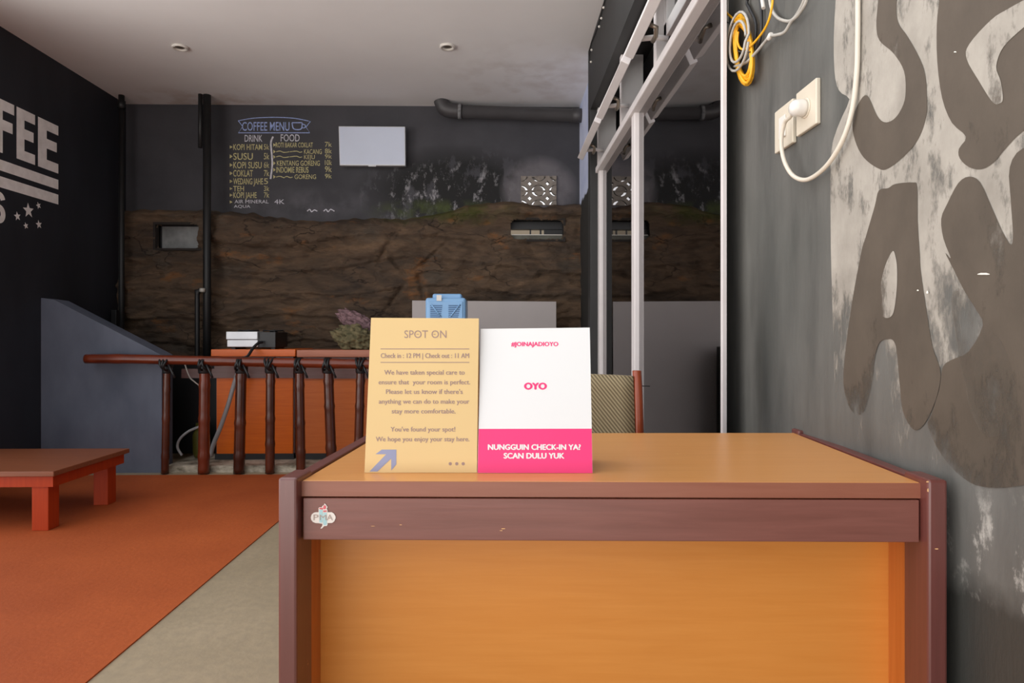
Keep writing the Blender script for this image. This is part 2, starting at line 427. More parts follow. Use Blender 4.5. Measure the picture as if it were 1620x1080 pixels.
# slot linings behind the rock
LIN = mat('dark_lining', (40, 34, 30), .85)
mb = MB()
for a, b, c0, d in (hs, hl):
    mb.box((a - .02, 5.93, d), (b + .02, YB + .02, d + .02)); mb.box((a - .02, 5.93, c0 - .02), (b + .02, YB + .02, c0))
    mb.box((a - .02, 5.93, c0), (a, YB + .02, d)); mb.box((b, 5.93, c0), (b + .02, YB + .02, d))
mb.build('slot_lining', LIN, wbk, label='dark lining of the slots in the rock')
mb = MB(); mb.box((hl[0], YB + .05, hl[2]), (hl[1], YB + .07, hl[3]))
mb.build('slot_backing', mat('grey_render', (132, 134, 134), .8, .35, 7), wbk, label='grey render inside the left slot')
v371, v360 = onY(0, 371, 6.0).z, onY(0, 359, 6.0).z
MB().box((hs[0], 5.94, hs[2]), (hs[1], YB + .10, v371)).build('slot_sill', mat('grey_green_sill', (92, 92, 84), .85, .3, 9), wbk, label='grey green sill of the right slot')
mb = MB(); mb.box((hs[0], YB + .03, v360), (hs[1], YB + .10, hs[3])); mb.box((onY(861, 0, YB + .03).x, YB + .05, v371), (hs[1], YB + .09, v360)); mb.box((onY(838, 0, YB + .03).x, YB + .05, v371), (onY(840.5, 0, YB + .03).x, YB + .06, v360)); mb.box((onY(854, 0, YB + .03).x, YB + .05, v371), (onY(857, 0, YB + .03).x, YB + .06, v360))
mb.build('slot_frame', MT['black'], wbk, label='dark frame inside the right slot')
MB().box((hs[0] + .01, 5.935, v371), (hs[1] - .01, 5.945, v371 + .006)).build('slot_ledge', MT['whiteplastic'], wbk, label='thin white ledge line in the right slot')
# breeze block panel
mb = MB(); x0, x1, z0, z1 = hb; mxx, mzz = (x0 + x1) / 2, (z0 + z1) / 2; ya, yb = YB - .006, YB + .03
def bar(xa, xb, za, zb): mb.box((xa, ya, za), (xb, yb, zb))
bar(mxx - .012, mxx + .012, z0, z1); bar(x0, x1, mzz - .006, mzz + .006)
for a in (x0, x1 - .008): bar(a, a + .008, z0, z1)
for a in (z0, z1 - .008): bar(x0, x1, a, a + .008)
w4, h4 = (x1 - x0) / 4, (z1 - z0) / 4
def arc(cx_, cz_, rx, rz, a0, a1, wd):
    rx_, rz_ = rx, rz
    N = 14; A = []
    for i in range(N + 1):
        a = a0 + (a1 - a0) * i / N; A.append([(cx_ + (rx + q) * math.cos(a), cz_ + (rz + q) * math.sin(a)) for q in (-wd / 2, wd / 2)])
    for p, q in zip(A, A[1:]):
        mb.hexa([Vector((p[0][0], ya, p[0][1])), Vector((p[1][0], ya, p[1][1])), Vector((p[1][0], yb, p[1][1])), Vector((p[0][0], yb, p[0][1])),
                 Vector((q[0][0], ya, q[0][1])), Vector((q[1][0], ya, q[1][1])), Vector((q[1][0], yb, q[1][1])), Vector((q[0][0], yb, q[0][1]))])
for qx in (0, 1):
    for qz in (0, 1):
        cxx, czz = x0 + w4 * (1 + 2 * qx), z0 + h4 * (1 + 2 * qz)
        for sx_ in (-1, 1):
            for sz_ in (-1, 1):
                a0 = math.atan2(-sz_, -sx_) - math.pi / 4
                ox, oz = cxx + sx_ * w4, czz + sz_ * h4
                ya -= .0006; arc(ox, oz, w4 * 1.0, h4 * 1.0, a0, a0 + math.pi / 2, w4 * .40)
                thick = .95 if sx_ * sz_ > 0 else 1.2
                ya -= .0006; arc(ox, oz, w4 * .27 * thick, h4 * .27 * thick, a0, a0 + math.pi / 2, w4 * .52 * thick)
mb.build('breeze_block', mat('cement_block', (128, 120, 112), .85, .2, 20), wbk, label='four pierced cement ventilation blocks')
# what stands outside behind the openings
OUT = mat('cream_render_outside', (170, 156, 134), .8, .08, 3)
struct(MB().box((-3.5, 7.6, 0), (2.7, 7.7, 2.42)).build('wall_outside', OUT))

# chalk menu on the back wall
pb = lambda u, v: onY(u, v, YB - .003)
CHW = mat('white_chalk', (196, 196, 204), .9, .3, 60); CHB = mat('blue_chalk', (150, 168, 214), .9, .25, 60); CHY = mat('yellow_chalk', (186, 178, 130), .9, .3, 60)
mb = MB()
write(mb, 'COFFEE MENU', 383, 458, 193, 206.5, pb, .006)
ban = [(377, 191)] + smooth([(377, 191), (400, 187), (433, 185.5), (465, 187), (491, 192)], 4, False)[1:] + [(484, 201), (490, 210), (377, 210), (384, 200), (377, 191)]
stroke(mb, ban, 1.3, pb)
stroke(mb, smooth([(462, 194), (464, 203), (471, 205), (477, 203), (478, 194)], 4, False) + [Vector((462, 194))], 1.6, pb)
stroke(mb, smooth([(478, 196), (483, 198), (482, 202), (477, 202)], 4, False), 1.4, pb)
mb.build('chalk_heading', CHB, wbk, recalc=False, label='pale blue chalk banner reading COFFEE MENU')
mb = MB()
write(mb, 'DRINK', 387, 415, 213.5, 224, pb, .006); write(mb, 'FOOD', 444, 474, 212.5, 223.5, pb, .006)
stroke(mb, smooth([(432, 216), (428.5, 226), (430, 245), (430.5, 262), (428, 283)], 5, False), 2.6, pb)
write(mb, 'AIR MINERAL', 371, 425, 316, 321.5, pb, .0); write(mb, '4K', 434, 450, 315.5, 322.5, pb, .0); write(mb, 'AQUA', 370, 396, 324, 328.5, pb, .0)
stroke(mb, smooth([(486, 334), (490, 331), (493, 335), (497, 332), (502, 334)], 3, False), 1.6, pb); stroke(mb, smooth([(512, 334), (516, 331), (519, 335), (523, 331), (529, 334)], 3, False), 1.6, pb)
mb.build('chalk_lettering', CHW, wbk, recalc=False, label='white chalk lettering of the menu')
mb = MB()
for s_, u1, p_, a, b in (('KOPI HITAM', 415, '5k', 228, 237), ('SUSU', 400, '5k', 242, 252.5), ('KOPI SUSU', 414, '6k', 256, 266), ('COKLAT', 400, '7k', 269, 279), ('WEDANG JAHE', 416, '5', 282, 291.5), ('TEH', 386, '3k', 294, 302.5), ('KOPI JAHE', 406, '7k', 304, 313)):
    write(mb, s_, 369, u1, a, b, pb, .008); write(mb, p_, 417.5, 426 if len(p_) > 1 else 424, a, b - .5, pb, .0)
    mb.poly([pb(363.5, a + 2), pb(368, (a + b) / 2), pb(363.5, b - 2)])
mb.poly([pb(363.5, 317), pb(368, 319.5), pb(363.5, 322)])
for s_, u0, u1, p_, a, b in (('ROTI BAKAR COKLAT', 436, 495, '7k', 225.5, 233), ('KACANG', 481, 509, '8k', 236, 243.5), ('KEJU', 481, 498, '9k', 245, 251.5), ('KENTANG GORENG', 438, 506, '10k', 254, 262), ('INDOMIE REBUS', 437, 488, '9k', 264, 273), ('GORENG', 466, 500, '9k', 276, 283)):
    write(mb, s_, u0, u1, a, b, pb, .006 if u0 < 460 else .0); write(mb, p_, 514, 525, a - 1, b - 1, pb, .0)
    m_ = (a + b) / 2; mb.poly([pb(432.5, m_ - 3), pb(436, m_), pb(432.5, m_ + 3)])
for v in (240, 248, 280):
    e = 463 if v == 280 else 478
    stroke(mb, smooth([(437, v), (443, v - 1.2), (449, v + 1), ((437 + e) / 2, v)], 3, False), 1.2, pb); stroke(mb, smooth([((439 + e) / 2, v), (e - 9, v - 1), (e - 4, v + .8), (e, v)], 3, False), 1.2, pb)
mb.build('chalk_list', CHY, wbk, recalc=False, label='yellow chalk list of drinks and food with prices')

# sloped grey half wall at the left
n = NT('slate_paint'); f1 = n.ramp(n.noise(n.coord((1, 1, .5)), 3, 6), 0.3, 0.7)
n.color(n.mix(f1, lin((76, 82, 97)), lin((102, 107, 122)))); n.b.inputs['Roughness'].default_value = .7; n.bump(f1, .1)
hy = 4.90
pp = [(XL, hy, 0), (onY(256, 600, hy).x, hy, 0), (onY(256, 600, hy).x, hy, onY(0, 562, hy).z), (onY(245, 0, hy).x, hy, onY(0, 556, hy).z), (onY(86, 0, hy).x, hy, onY(0, 474, hy).z), (XL, hy, onY(0, 471, hy).z)]
struct(MB().prism(pp, (0, .16, 0)).build('wall_divider', n.m))

# right wall with faded lettering
n = NT('grey_cement_wall'); co = n.coord((1, 1, 1)); sv_ = n.coord((1, 1, .22))
f1 = n.ramp(n.noise(sv_, 4.5, 7, .6), 0.3, 0.7); f2 = n.ramp(n.noise(sv_, 16, 7, .65), 0.35, 0.68); f3 = n.ramp(n.noise(co, 1.7, 5), 0.35, 0.65)
c = n.mix(f1, lin((70, 69, 66)), lin((112, 110, 105))); c = n.mix(n.math('MULTIPLY', f2, .3), c, lin((122, 121, 116))); c = n.mix(n.math('MULTIPLY', f3, .35), c, lin((70, 74, 70)))
st = n.math('MULTIPLY', n.blob((XR, 2.02, .86), (.3, .20, .42), .8), n.ramp(n.noise(sv_, 6, 6), .35, .6)); c = n.mix(n.math('MULTIPLY', st, .75), c, lin((40, 41, 38)))
st = n.math('MULTIPLY', n.blob((XR, 2.1, 1.15), (.3, .28, .42), .9), n.ramp(n.noise(sv_, 5, 6), .4, .65)); c = n.mix(n.math('MULTIPLY', st, .6), c, lin((54, 55, 52)))
z_ = n.xyz()[2]
lw = n.ramp(n.math('ADD', z_, n.math('MULTIPLY', n.noise(n.coord(), 7, 6, .6), .16)), .70, .64)       # wall turns darker below a ragged line
c = n.mix(n.math('MULTIPLY', lw, .85), c, lin((48, 48, 44)))
pk = n.math('MULTIPLY', n.ramp(n.noise(n.coord((1, 1, .6), (2, 2, 8)), 20, 8, .72), .54, .64), n.blob((XR, 1.03, .66), (.3, .20, .12), .7)); c = n.mix(n.math('MULTIPLY', pk, .8), c, lin((190, 186, 178)))
n.color(c); n.b.inputs['Roughness'].default_value = .55; n.bump(f2, .22, .004)
wr = struct(MB().box((XR, FRONT, 0), (XR + .15, 2.30, 6.2)).build('wall_right', n.m))  # upper part is added height that blocks sky light from the right

def paint(name, rgb, rgb2, lo, hi, fade=None, scale=6, rough=.7):   # worn paint: noise-eaten coverage
    n = NT(name); f = n.ramp(n.noise(n.coord((1, 1, .7)), 9, 7, .65), .3, .7); n.color(n.mix(f, lin(rgb), lin(rgb2)))
    a = n.noise(n.coord((1, 1, .45)), scale, 8, .68)
    if fade:
        g = n.ramp(n.xyz()[2], fade[0], fade[1], .36, 0.0); a = n.math('SUBTRACT', a, g)
    n.alpha(n.ramp(a, lo, hi)); n.b.inputs['Roughness'].default_value = rough; n.bump(f, .15, .003)
    return n.m
WP = paint('worn_white_paint', (138, 132, 123), (172, 166, 156), .35, .49, (.60, 1.16), 13)
BP = paint('worn_brown_paint', (74, 65, 55), (88, 78, 67), .22, .40, (.60, 1.0), 9)
WP2 = paint('thin_white_paint', (156, 150, 142), (178, 172, 164), .25, .55, (.70, 1.15), 12)
c6 = lambda L: [(1300 + x / 2.572, y / 2.572) for x, y in L]
c7 = lambda L: [(1140 + x / 2.7, 400 + y / 2.7) for x, y in L]
def mural(name, shapes, m, off, lab):
    mb = MB()
    for pts, k in shapes:
        P = smooth([Vector((p[0], p[1])) for p in pts], k) if k > 1 else pts
        mb.poly([onX(p[0], p[1], XR - off) for p in P])
    return mb.build(name, m, wr, recalc=False, label=lab)
white = [(1420, -60), (1326, -55), (1322, 0), (1319, 60), (1320, 110), (1324, 136), (1332, 148), (1344, 157), (1332, 185), (1318, 222), (1314, 260), (1314, 350), (1315, 420), (1318, 520), (1320, 600), (1322, 700), (1330, 780), (1400, 830), (1480, 840), (1560, 835), (1640, 850), (1800, 860), (1800, -60)]
mural('mural_background', [(white, 2)], WP, .0008, 'worn white paint between the letters')
A = c6([(235, -60), (230, 0), (222, 100), (235, 165), (290, 215), (335, 290), (340, 390), (320, 450), (290, 487), (255, 497), (225, 470), (185, 388), (150, 420), (125, 490), (135, 570), (170, 640), (230, 685), (270, 685), (340, 630), (395, 560), (425, 470), (428, 400), (420, 300), (395, 230), (350, 150), (315, 100), (303, 50), (305, 0), (305, -60)])
B = c6([(480, -60), (478, 0), (468, 100), (470, 250), (490, 400), (530, 500), (587, 556), (558, 605), (562, 645), (600, 680), (650, 688), (700, 660), (760, 590), (823, 530), (1000, 400), (1000, -60)])
Cc = c6([(232, 775), (270, 765), (300, 748), (370, 742), (388, 760), (390, 900)]) + c7([(850, 0), (855, 80), (880, 250), (905, 400), (936, 490), (936, 560), (910, 650), (870, 730), (825, 755), (780, 680), (765, 560), (752, 420), (738, 375), (715, 368), (682, 378), (664, 420), (655, 480), (640, 580), (615, 670), (582, 692), (545, 650), (525, 560), (532, 430), (560, 220), (600, 0)]) + c6([(180, 960), (215, 840)])
D = c6([(600, 718), (555, 745), (510, 830), (486, 890), (495, 970), (525, 1050)]) + c7([(960, 0), (990, 60), (1040, 160), (1090, 240), (1120, 310), (1060, 420), (1000, 450), (950, 485), (935, 580), (900, 690), (885, 742), (945, 865), (1035, 960), (1130, 1000), (1300, 990), (1700, 900), (1700, 100), (1700, -500)]) + c6([(1000, 560), (823, 600), (765, 680), (768, 800), (778, 950), (770, 995), (740, 950), (690, 840), (645, 742)])
mural('mural_letters', [(A, 4), (B, 3), (Cc, 4), (D, 3)], BP, .0016, 'faded brown letters')
hole1 = c7([(735, -8), (705, 50), (685, 130), (678, 210), (688, 262), (712, 278), (738, 255), (752, 160), (754, 70), (748, 20)])
vst = c6([(900, -40), (823, 0), (760, 35), (690, 80), (600, 180), (590, 240), (640, 330), (695, 415), (725, 420), (737, 400), (728, 330), (710, 270), (740, 190), (823, 110), (900, 50)])
mural('mural_strokes', [(hole1, 4), (vst, 4)], WP, .0024, 'white strokes inside the letters')
haze = c7([(985, 190), (1040, 160), (1120, 300), (1200, 380), (1260, 560), (1260, 680), (1210, 770), (1130, 780), (1070, 680), (1045, 560), (1010, 400)])
mural('mural_smear', [(haze, 4)], paint('brown_smear', (98, 90, 80), (110, 101, 90), .40, .75, None, 9), .0024, 'pale smear over a letter')
fl = MB()
for (u, v, a, b) in ((1556, 433, 9, 2), (1511, 82, 2, 1.2), (1467, 462, 1.6, 3), (1452, 459, 1.5, 1.5)):
    fl.poly([onX(u + a * math.cos(t) * (1 + .3 * math.sin(3 * t)), v + b * math.sin(t) * (1 + .3 * math.cos(2 * t)), XR - .003) for t in [k * math.pi / 6 for k in range(12)]])
fl.build('mural_chips', mat('chip_white', (232, 226, 216), .8), wr, recalc=False, label='small white chips in the paint')

# room beyond the glass, closed in and coloured near black to keep it dark
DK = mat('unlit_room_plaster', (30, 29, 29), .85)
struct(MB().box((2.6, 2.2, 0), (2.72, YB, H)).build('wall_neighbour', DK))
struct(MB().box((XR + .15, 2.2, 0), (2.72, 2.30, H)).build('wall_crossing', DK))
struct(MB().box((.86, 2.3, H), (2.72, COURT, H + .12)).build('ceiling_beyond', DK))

# black column, lintel over the glass and the pale strip beyond it
XLN = .652
struct(MB().box((XLN, 4.70, 0), (.98, 4.82, H), .004).build('wall_column', MT['blackpaint']))
struct(MB().box((XLN, 2.3, 2.63), (.86, 4.70, H)).build('trim_1', MT['blackpaint']))
n = NT('daylight_blue_whitewash'); f1 = n.ramp(n.noise(n.coord(), 5, 5), .3, .7); z_ = n.xyz()[2]
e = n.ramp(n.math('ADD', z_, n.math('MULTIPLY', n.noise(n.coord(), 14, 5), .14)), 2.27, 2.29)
n.color(n.mix(e, lin((40, 38, 36)), n.mix(f1, lin((180, 190, 222)), lin((205, 212, 236))))); n.b.inputs['Roughness'].default_value = .8  # whitewashed plaster with the blue of daylight put into its colour
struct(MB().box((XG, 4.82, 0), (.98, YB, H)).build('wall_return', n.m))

# ------------------------------------------------------------------ window screen: glass panes in white frames, tilted vents above
n = NT('dark_reflecting_glass'); t = n.t
gl = n.new('ShaderNodeBsdfGlossy'); gl.inputs['Roughness'].default_value = 0.015; gl.inputs['Color'].default_value = (.90, .88, .88, 1)
tr = n.new('ShaderNodeBsdfTransparent'); tr.inputs['Color'].default_value = (.25, .25, .26, 1)
fr = n.new('ShaderNodeFresnel'); fr.inputs['IOR'].default_value = 2.2
ms_ = n.new('ShaderNodeMixShader'); n.link(n.ramp(fr.outputs[0], 0, 1, .12, .95), ms_.inputs[0]); n.link(tr.outputs[0], ms_.inputs[1]); n.link(gl.outputs[0], ms_.inputs[2]); n.link(ms_.outputs[0], n.out.inputs[0])
GLASS = n.m
n = NT('clear_glass'); gl = n.new('ShaderNodeBsdfGlossy'); gl.inputs['Roughness'].default_value = .02
tr = n.new('ShaderNodeBsdfTransparent'); tr.inputs['Color'].default_value = (.86, .88, .88, 1); fr = n.new('ShaderNodeFresnel'); fr.inputs['IOR'].default_value = 1.45
ms_ = n.new('ShaderNodeMixShader'); n.link(n.ramp(fr.outputs[0], 0, 1, .01, .16), ms_.inputs[0]); n.link(tr.outputs[0], ms_.inputs[1]); n.link(gl.outputs[0], ms_.inputs[2]); n.link(ms_.outputs[0], n.out.inputs[0])
CLEAR = n.m
win = struct(bpy.data.objects.new('window_1', None)); COL.objects.link(win); win.location = (XG, 3.4, 0)
WF = MT['white_frame']
mb = MB()
for y0, y1 in ((3.42, 3.50), (4.62, 4.70)): mb.box((.705, y0, 0), (.755, y1, 2.20), .004)
mb.box((.729, 2.135, 0), (.744, 2.155, H), .002)
mb.box((.705, 2.10, 0), (.755, 4.70, .08), .004)
mb.box((.688, 2.10, 2.175), (.765, 4.70, 2.215), .005); mb.box((.70, 2.10, 2.215), (.755, 4.70, 2.225))
mb.box((.745, 2.12, 2.165), (.768, 4.70, 2.175))
mb.build('window_frame', WF, win)
for y0, y1 in ((2.155, 3.42), (3.50, 4.62)):
    MB().box((XG - .003, y0, .08), (XG + .003, y1, 2.175)).build('pane', GLASS, win)
for y in (2.93, 3.77, 4.65):
    MB().box((.70, y, 2.215), (.83, y + .045, 2.63), .004).build('mullion', WF, win)
def sash(y0, y1, bx, bz, tx=.712, tz=2.62):
    A_ = Vector((bx, 0, bz)); B_ = Vector((tx, 0, tz)); d = (B_ - A_).normalized(); nn = Vector((d.z, 0, -d.x)); th = .042; w = .07
    def piece(ya, yb, a, b, mb):
        L_ = (B_ - A_).length
        p = []
        for s_ in (a, b):
            for (yy, q) in ((ya, 0), (yb, 0), (yb, th), (ya, th)):
                p.append(A_ + d * s_ + nn * q + Vector((0, yy, 0)))
        mb.hexa(p, .003)
    L_ = (B_ - A_).length; mb = MB()
    piece(y0, y1, 0, w, mb); piece(y0, y1, L_ - w, L_, mb); piece(y0, y0 + w, w, L_ - w, mb); piece(y1 - w, y1, w, L_ - w, mb)
    s0 = mb.build('sash', WF, win)
    mb = MB(); p = []
    for s_ in (w - .005, L_ - w + .005):
        for (yy, q) in ((y0 + w - .005, .011), (y1 - w + .005, .011), (y1 - w + .005, .017), (y0 + w - .005, .017)): p.append(A_ + d * s_ + nn * q + Vector((0, yy, 0)))
    mb.hexa(p); mb.build('sash_pane', CLEAR, s0)
    ym = y1 - .12
    mb = MB(); mb.tube([A_ + d * .03 + nn * .02 + Vector((0, ym, 0)), Vector((.66, ym - .02, bz + .02)), Vector((.715, ym - .02, bz + .015))], .012, 8)
    mb.build('stay_arm', WF, s0, label='white stay arm')
    k = A_ + d * .028 + nn * th + Vector((0, (y0 + y1) / 2 + .1, 0))
    MB().tube([k, k + nn * .03, k + nn * .035 + Vector((0, .03, -.02)), k + nn * .03 + Vector((0, .06, -.03))], .010, 8).build('latch', MT['steel'], s0, label='brown metal latch')
sash(2.16, 2.915, .555, 2.255); sash(2.985, 3.755, .553, 2.262); sash(3.82, 4.62, .549, 2.262)
# inner sash of the near vent, standing steeper
mb = MB(); mb.box((.735, 2.17, 2.33), (.775, 2.925, 2.395), .003); mb.box((.735, 2.88, 2.33), (.775, 2.925, 2.62), .003)
mb.build('fixed_rail', WF, win)

# fairy-light cable clipped along the lintel
cb = [onX(u, v, XLN - .006) for u, v in ((966, -30), (957, 0), (951, 22), (948, 34), (942, 52), (935.5, 68), (932.4, 85), (931.7, 100))]
t = thing('fairy_light_cable', 'thin black cable with tiny white bulbs along the black lintel edge', 'cable', cb[-1])
MB().tube(smooth(cb, 4, False), .0035, 6).build('wire', MT['black'], t)
for u, v in ((955, 12), (951.5, 29), (948, 42), (936, 79), (935, 98)):
    p = onX(u, v, XLN - .012); MB().lathe([(0, -.008), (.007, -.004), (.008, .002), (.004, .009), (0, .010)], p, (-.3, -.6, -.3), 10).build('bulb', MT['whiteplastic'], t)

# ------------------------------------------------------------------ reception desk (four measured corners of its top)
ZT = .75
q00, q10 = onZ(478, 760, ZT), onZ(1455, 763, ZT); q01, q11 = onZ(605, 685, ZT), onZ(1256, 684.5, ZT)
DW = (q10 - q00).length; DD = ((q01 - q00).length + (q11 - q10).length) / 2
def dk(a, b, z):
    s_, t_ = a / DW, b / DD
    p = q00 * (1 - s_) * (1 - t_) + q10 * s_ * (1 - t_) + q01 * (1 - s_) * t_ + q11 * s_ * t_
    return Vector((p.x, p.y, z))
def dbox(a0, a1, b0, b1, z0, z1, bev=0.0, mb=None):
    mb = mb or MB()
    return mb.hexa([dk(a0, b0, z0), dk(a1, b0, z0), dk(a1, b1, z0), dk(a0, b1, z0), dk(a0, b0, z1), dk(a1, b0, z1), dk(a1, b1, z1), dk(a0, b1, z1)], bev)
ORG = wood('orange_veneer', (216, 138, 60), (224, 148, 70), 0, .32, .45)
ORGT = wood('orange_desktop', (206, 142, 80), (214, 152, 90), 0, .30, .5, .04, (226, 184, 120))
ORGS = wood('orange_side_veneer', (190, 104, 40), (206, 124, 56), 2, .35)
BRN = wood('brown_lacquer', (116, 70, 60), (134, 84, 74), 0, .33, .5, .0)
BRV = wood('brown_lacquer_post', (96, 50, 44), (112, 60, 54), 2, .34, .9, .02)
BRE = wood('brown_edge_band', (138, 82, 62), (150, 94, 74), 0, .35, .5)
desk = thing('reception_desk', 'orange and brown wooden desk in the foreground with two cards on top', 'desk', dk(DW / 2, DD / 2, 0))
top = dbox(0, DW, 0, DD, ZT - .028, ZT, .0015).build('desktop', ORGT, desk)
dbox(0, DW, -.0025, 0, ZT - .0275, ZT - .0008).build('edge_band', BRE, top)
ap = dbox(.003, DW - .003, -.004, .016, ZT - .105, ZT - .0305, .0015).build('apron', BRN, desk)
PWd = .0335
for a0 in (-PWd, DW):
    dbox(a0, a0 + PWd, -.026, .052, 0, ZT + .010, .0045).build('post', BRV, desk)
    dbox(a0, a0 + PWd, DD - .03, DD + .02, 0, ZT + .010, .0045).build('post', BRV, desk)
    dbox(a0 + .004, a0 + PWd - .004, .052, DD - .03, ZT - .09, ZT + .003, .002).build('side_rail', BRV, desk)
    sgn = 1 if a0 < 0 else -1; aa = a0 + PWd / 2
    dbox(aa - .010, aa + .010, .052, DD - .03, .06, ZT - .09).build('side_panel', ORGS, desk)
dbox(-.012, DW + .012, .118, .134, .10, ZT - .03).build('front_panel', ORG, desk)
# sticker on the apron
pa = dk(0, -.005, .70); nrm = (dk(DW, -.005, .7) - pa).cross(Vector((0, 0, 1))).normalized()
def pst(o): return lambda u, v: onP(u, v, pa + nrm * o, nrm)
cs = lambda L: [(480 + x / 15.43, 780 + y / 15.43) for x, y in L]
sp = [(180, 590), (200, 520), (250, 475), (300, 462), (370, 462), (370, 360), (395, 338), (450, 340), (462, 310), (505, 285), (512, 245), (545, 270), (565, 300), (590, 335), (570, 380), (590, 410), (590, 462), (690, 462), (740, 490), (785, 560), (785, 610), (750, 690), (700, 725), (590, 728), (590, 770), (565, 800), (510, 800), (450, 860), (415, 860), (460, 790), (465, 745), (370, 730), (300, 728), (230, 700), (190, 650)]
STW = mat('sticker_white', (232, 222, 214), .4, .03); STB = mat('sticker_blue', (170, 206, 210), .4, .05); STR = mat('sticker_red', (214, 96, 104), .4, .05); STG = mat('sticker_grey', (170, 150, 140), .4)
stk = MB().poly([pst(.0004)(*p) for p in cs(sp)]).build('sticker', STW, ap, recalc=False, label='small white emblem sticker with blue and red firecrackers')
mb = MB()
for L_ in ([(385, 400), (470, 400), (470, 700), (450, 720), (400, 715), (385, 690)], [(485, 470), (570, 470), (575, 750), (545, 785), (500, 780), (480, 740)]): mb.poly([pst(.0007)(*p) for p in cs(L_)])
mrg = [mb]
mb.build('emblem_blue', STB, None, recalc=False)
o_b = bpy.data.objects['emblem_blue']
mb = MB()
for L_ in ([(388, 355), (470, 355), (475, 400), (388, 385)], [(485, 420), (570, 418), (565, 455), (485, 458)], [(480, 380), (485, 320), (520, 285), (555, 320), (550, 375), (515, 390)]): mb.poly([pst(.0009)(*p) for p in cs(L_)])
mb.build('emblem_red', STR, None, recalc=False); o_r = bpy.data.objects['emblem_red']
mb = MB(); write(mb, 'P', *[480 + 245 / 15.43, 480 + 365 / 15.43], 780 + 520 / 15.43, 780 + 655 / 15.43, pst(.0011)); write(mb, 'M', 480 + 395 / 15.43, 480 + 560 / 15.43, 780 + 525 / 15.43, 780 + 655 / 15.43, pst(.0011)); write(mb, 'A', 480 + 570 / 15.43, 480 + 715 / 15.43, 780 + 525 / 15.43, 780 + 655 / 15.43, pst(.0011))
mb.build('emblem_lettering', STG, None, recalc=False); o_l = bpy.data.objects['emblem_lettering']
# the sticker is one printed mesh with several inks
for o_ in (o_b, o_r, o_l):
    stk.data.materials.append(o_.data.materials[0])
bm = bmesh.new(); bm.from_mesh(stk.data)
for k, o_ in enumerate((o_b, o_r, o_l)):
    n0 = len(bm.faces); bm.from_mesh(o_.data); bm.faces.ensure_lookup_table()
    for f_ in bm.faces[n0:]: f_.material_index = k + 1
bm.to_mesh(stk.data); bm.free()
for o_ in (o_b, o_r, o_l): bpy.data.objects.remove(o_)
# scuffs on apron and post
BARE = mat('bare_wood', (222, 172, 120), .7)
for u, v, a, b in ((796, 836, 5, 1.2), (793, 839, 3, .8), (634, 830, 3, .8), (590, 832, 4, .5), (1467.5, 762, 3, 1.6), (1468, 775, 2, 4), (1482, 868, 4, 1.2)):
    if u < 1400: pl_ = pst(.0006)
    else:
        p1 = dk(DW, -.0265, .7); pl_ = (lambda p1: lambda uu, vv_: onP(uu, vv_, p1 + nrm * .0004, nrm))(p1)
    MB().poly([pl_(u + a * math.cos(k * .9) * random.uniform(.6, 1), v + b * math.sin(k * .9) * random.uniform(.6, 1)) for k in range(7)]).build('scuff_mark', BARE, desk, recalc=False, label='pale chip in the lacquer')

# ------------------------------------------------------------------ cards on the desk
nf = -_f.copy(); CY = onZ(666, 747.5, ZT + .0005)
def card(name, lab, corners, m, loc_u):
    bl, br, trr, tl = corners
    D0 = (onZ(bl[0], bl[1], ZT + .0005) - EYE).dot(_f)
    def at_depth(u, v, d): return EYE + ray(u, v) * d
    wbot = (br[0] - bl[0]) / F * D0
    Dt = wbot * F / (trr[0] - tl[0])
    P = [at_depth(bl[0], bl[1], D0), at_depth(br[0], br[1], D0), at_depth(trr[0], trr[1], Dt), at_depth(tl[0], tl[1], Dt)]
    z0 = ZT + .0005
    P[0].z = P[1].z = z0
    nn = (P[1] - P[0]).cross(P[3] - P[0]).normalized()
    if nn.dot(_f) > 0: nn = -nn
    t = thing(name, lab, 'card', (P[0] + P[1]) / 2)
    th = .0012
    MB().hexa([P[0], P[1], P[1] - nn * th, P[0] - nn * th, P[3], P[2], P[2] - nn * th, P[3] - nn * th]).build('front_panel', m, t)
    bk = [P[3] - nn * th, P[2] - nn * th]; off = _f * ((Dt - D0) * 1.0); lo = [Vector((q.x + off.x, q.y + off.y, z0)) for q in bk]
    MB().hexa([lo[0], lo[1], lo[1] + _f * th, lo[0] + _f * th, bk[0], bk[1], bk[1] + _f * th, bk[0] + _f * th]).build('back_panel', m, t)
    pp0 = P[0].copy()
    return t, (lambda o: (lambda u, v: onP(u, v, pp0 + nn * o, nn)))
YC = mat('yellow_card', (222, 190, 132), .45, .02, 3)
t, yl = card('tent_card', 'yellow hotel welcome card standing on the left of the desktop', ((576.5, 747.5), (754.5, 748), (757.5, 503.5), (587, 502.5)), YC, 666)
pw = yl(.0004); INK = mat('mauve_ink', (158, 130, 122), .6, .04)
mb = MB(); write(mb, 'SPOT ON', 639.6, 706.3, 522.5, 534.4, pw)
for (a, b) in ((660.5, 528.5), (687, 528.5)): stroke(mb, [(a - 1.5, b), (a + 2, b)], .9, pw)
mb.build('printed_heading', INK, t, recalc=False, label='mauve heading SPOT ON')
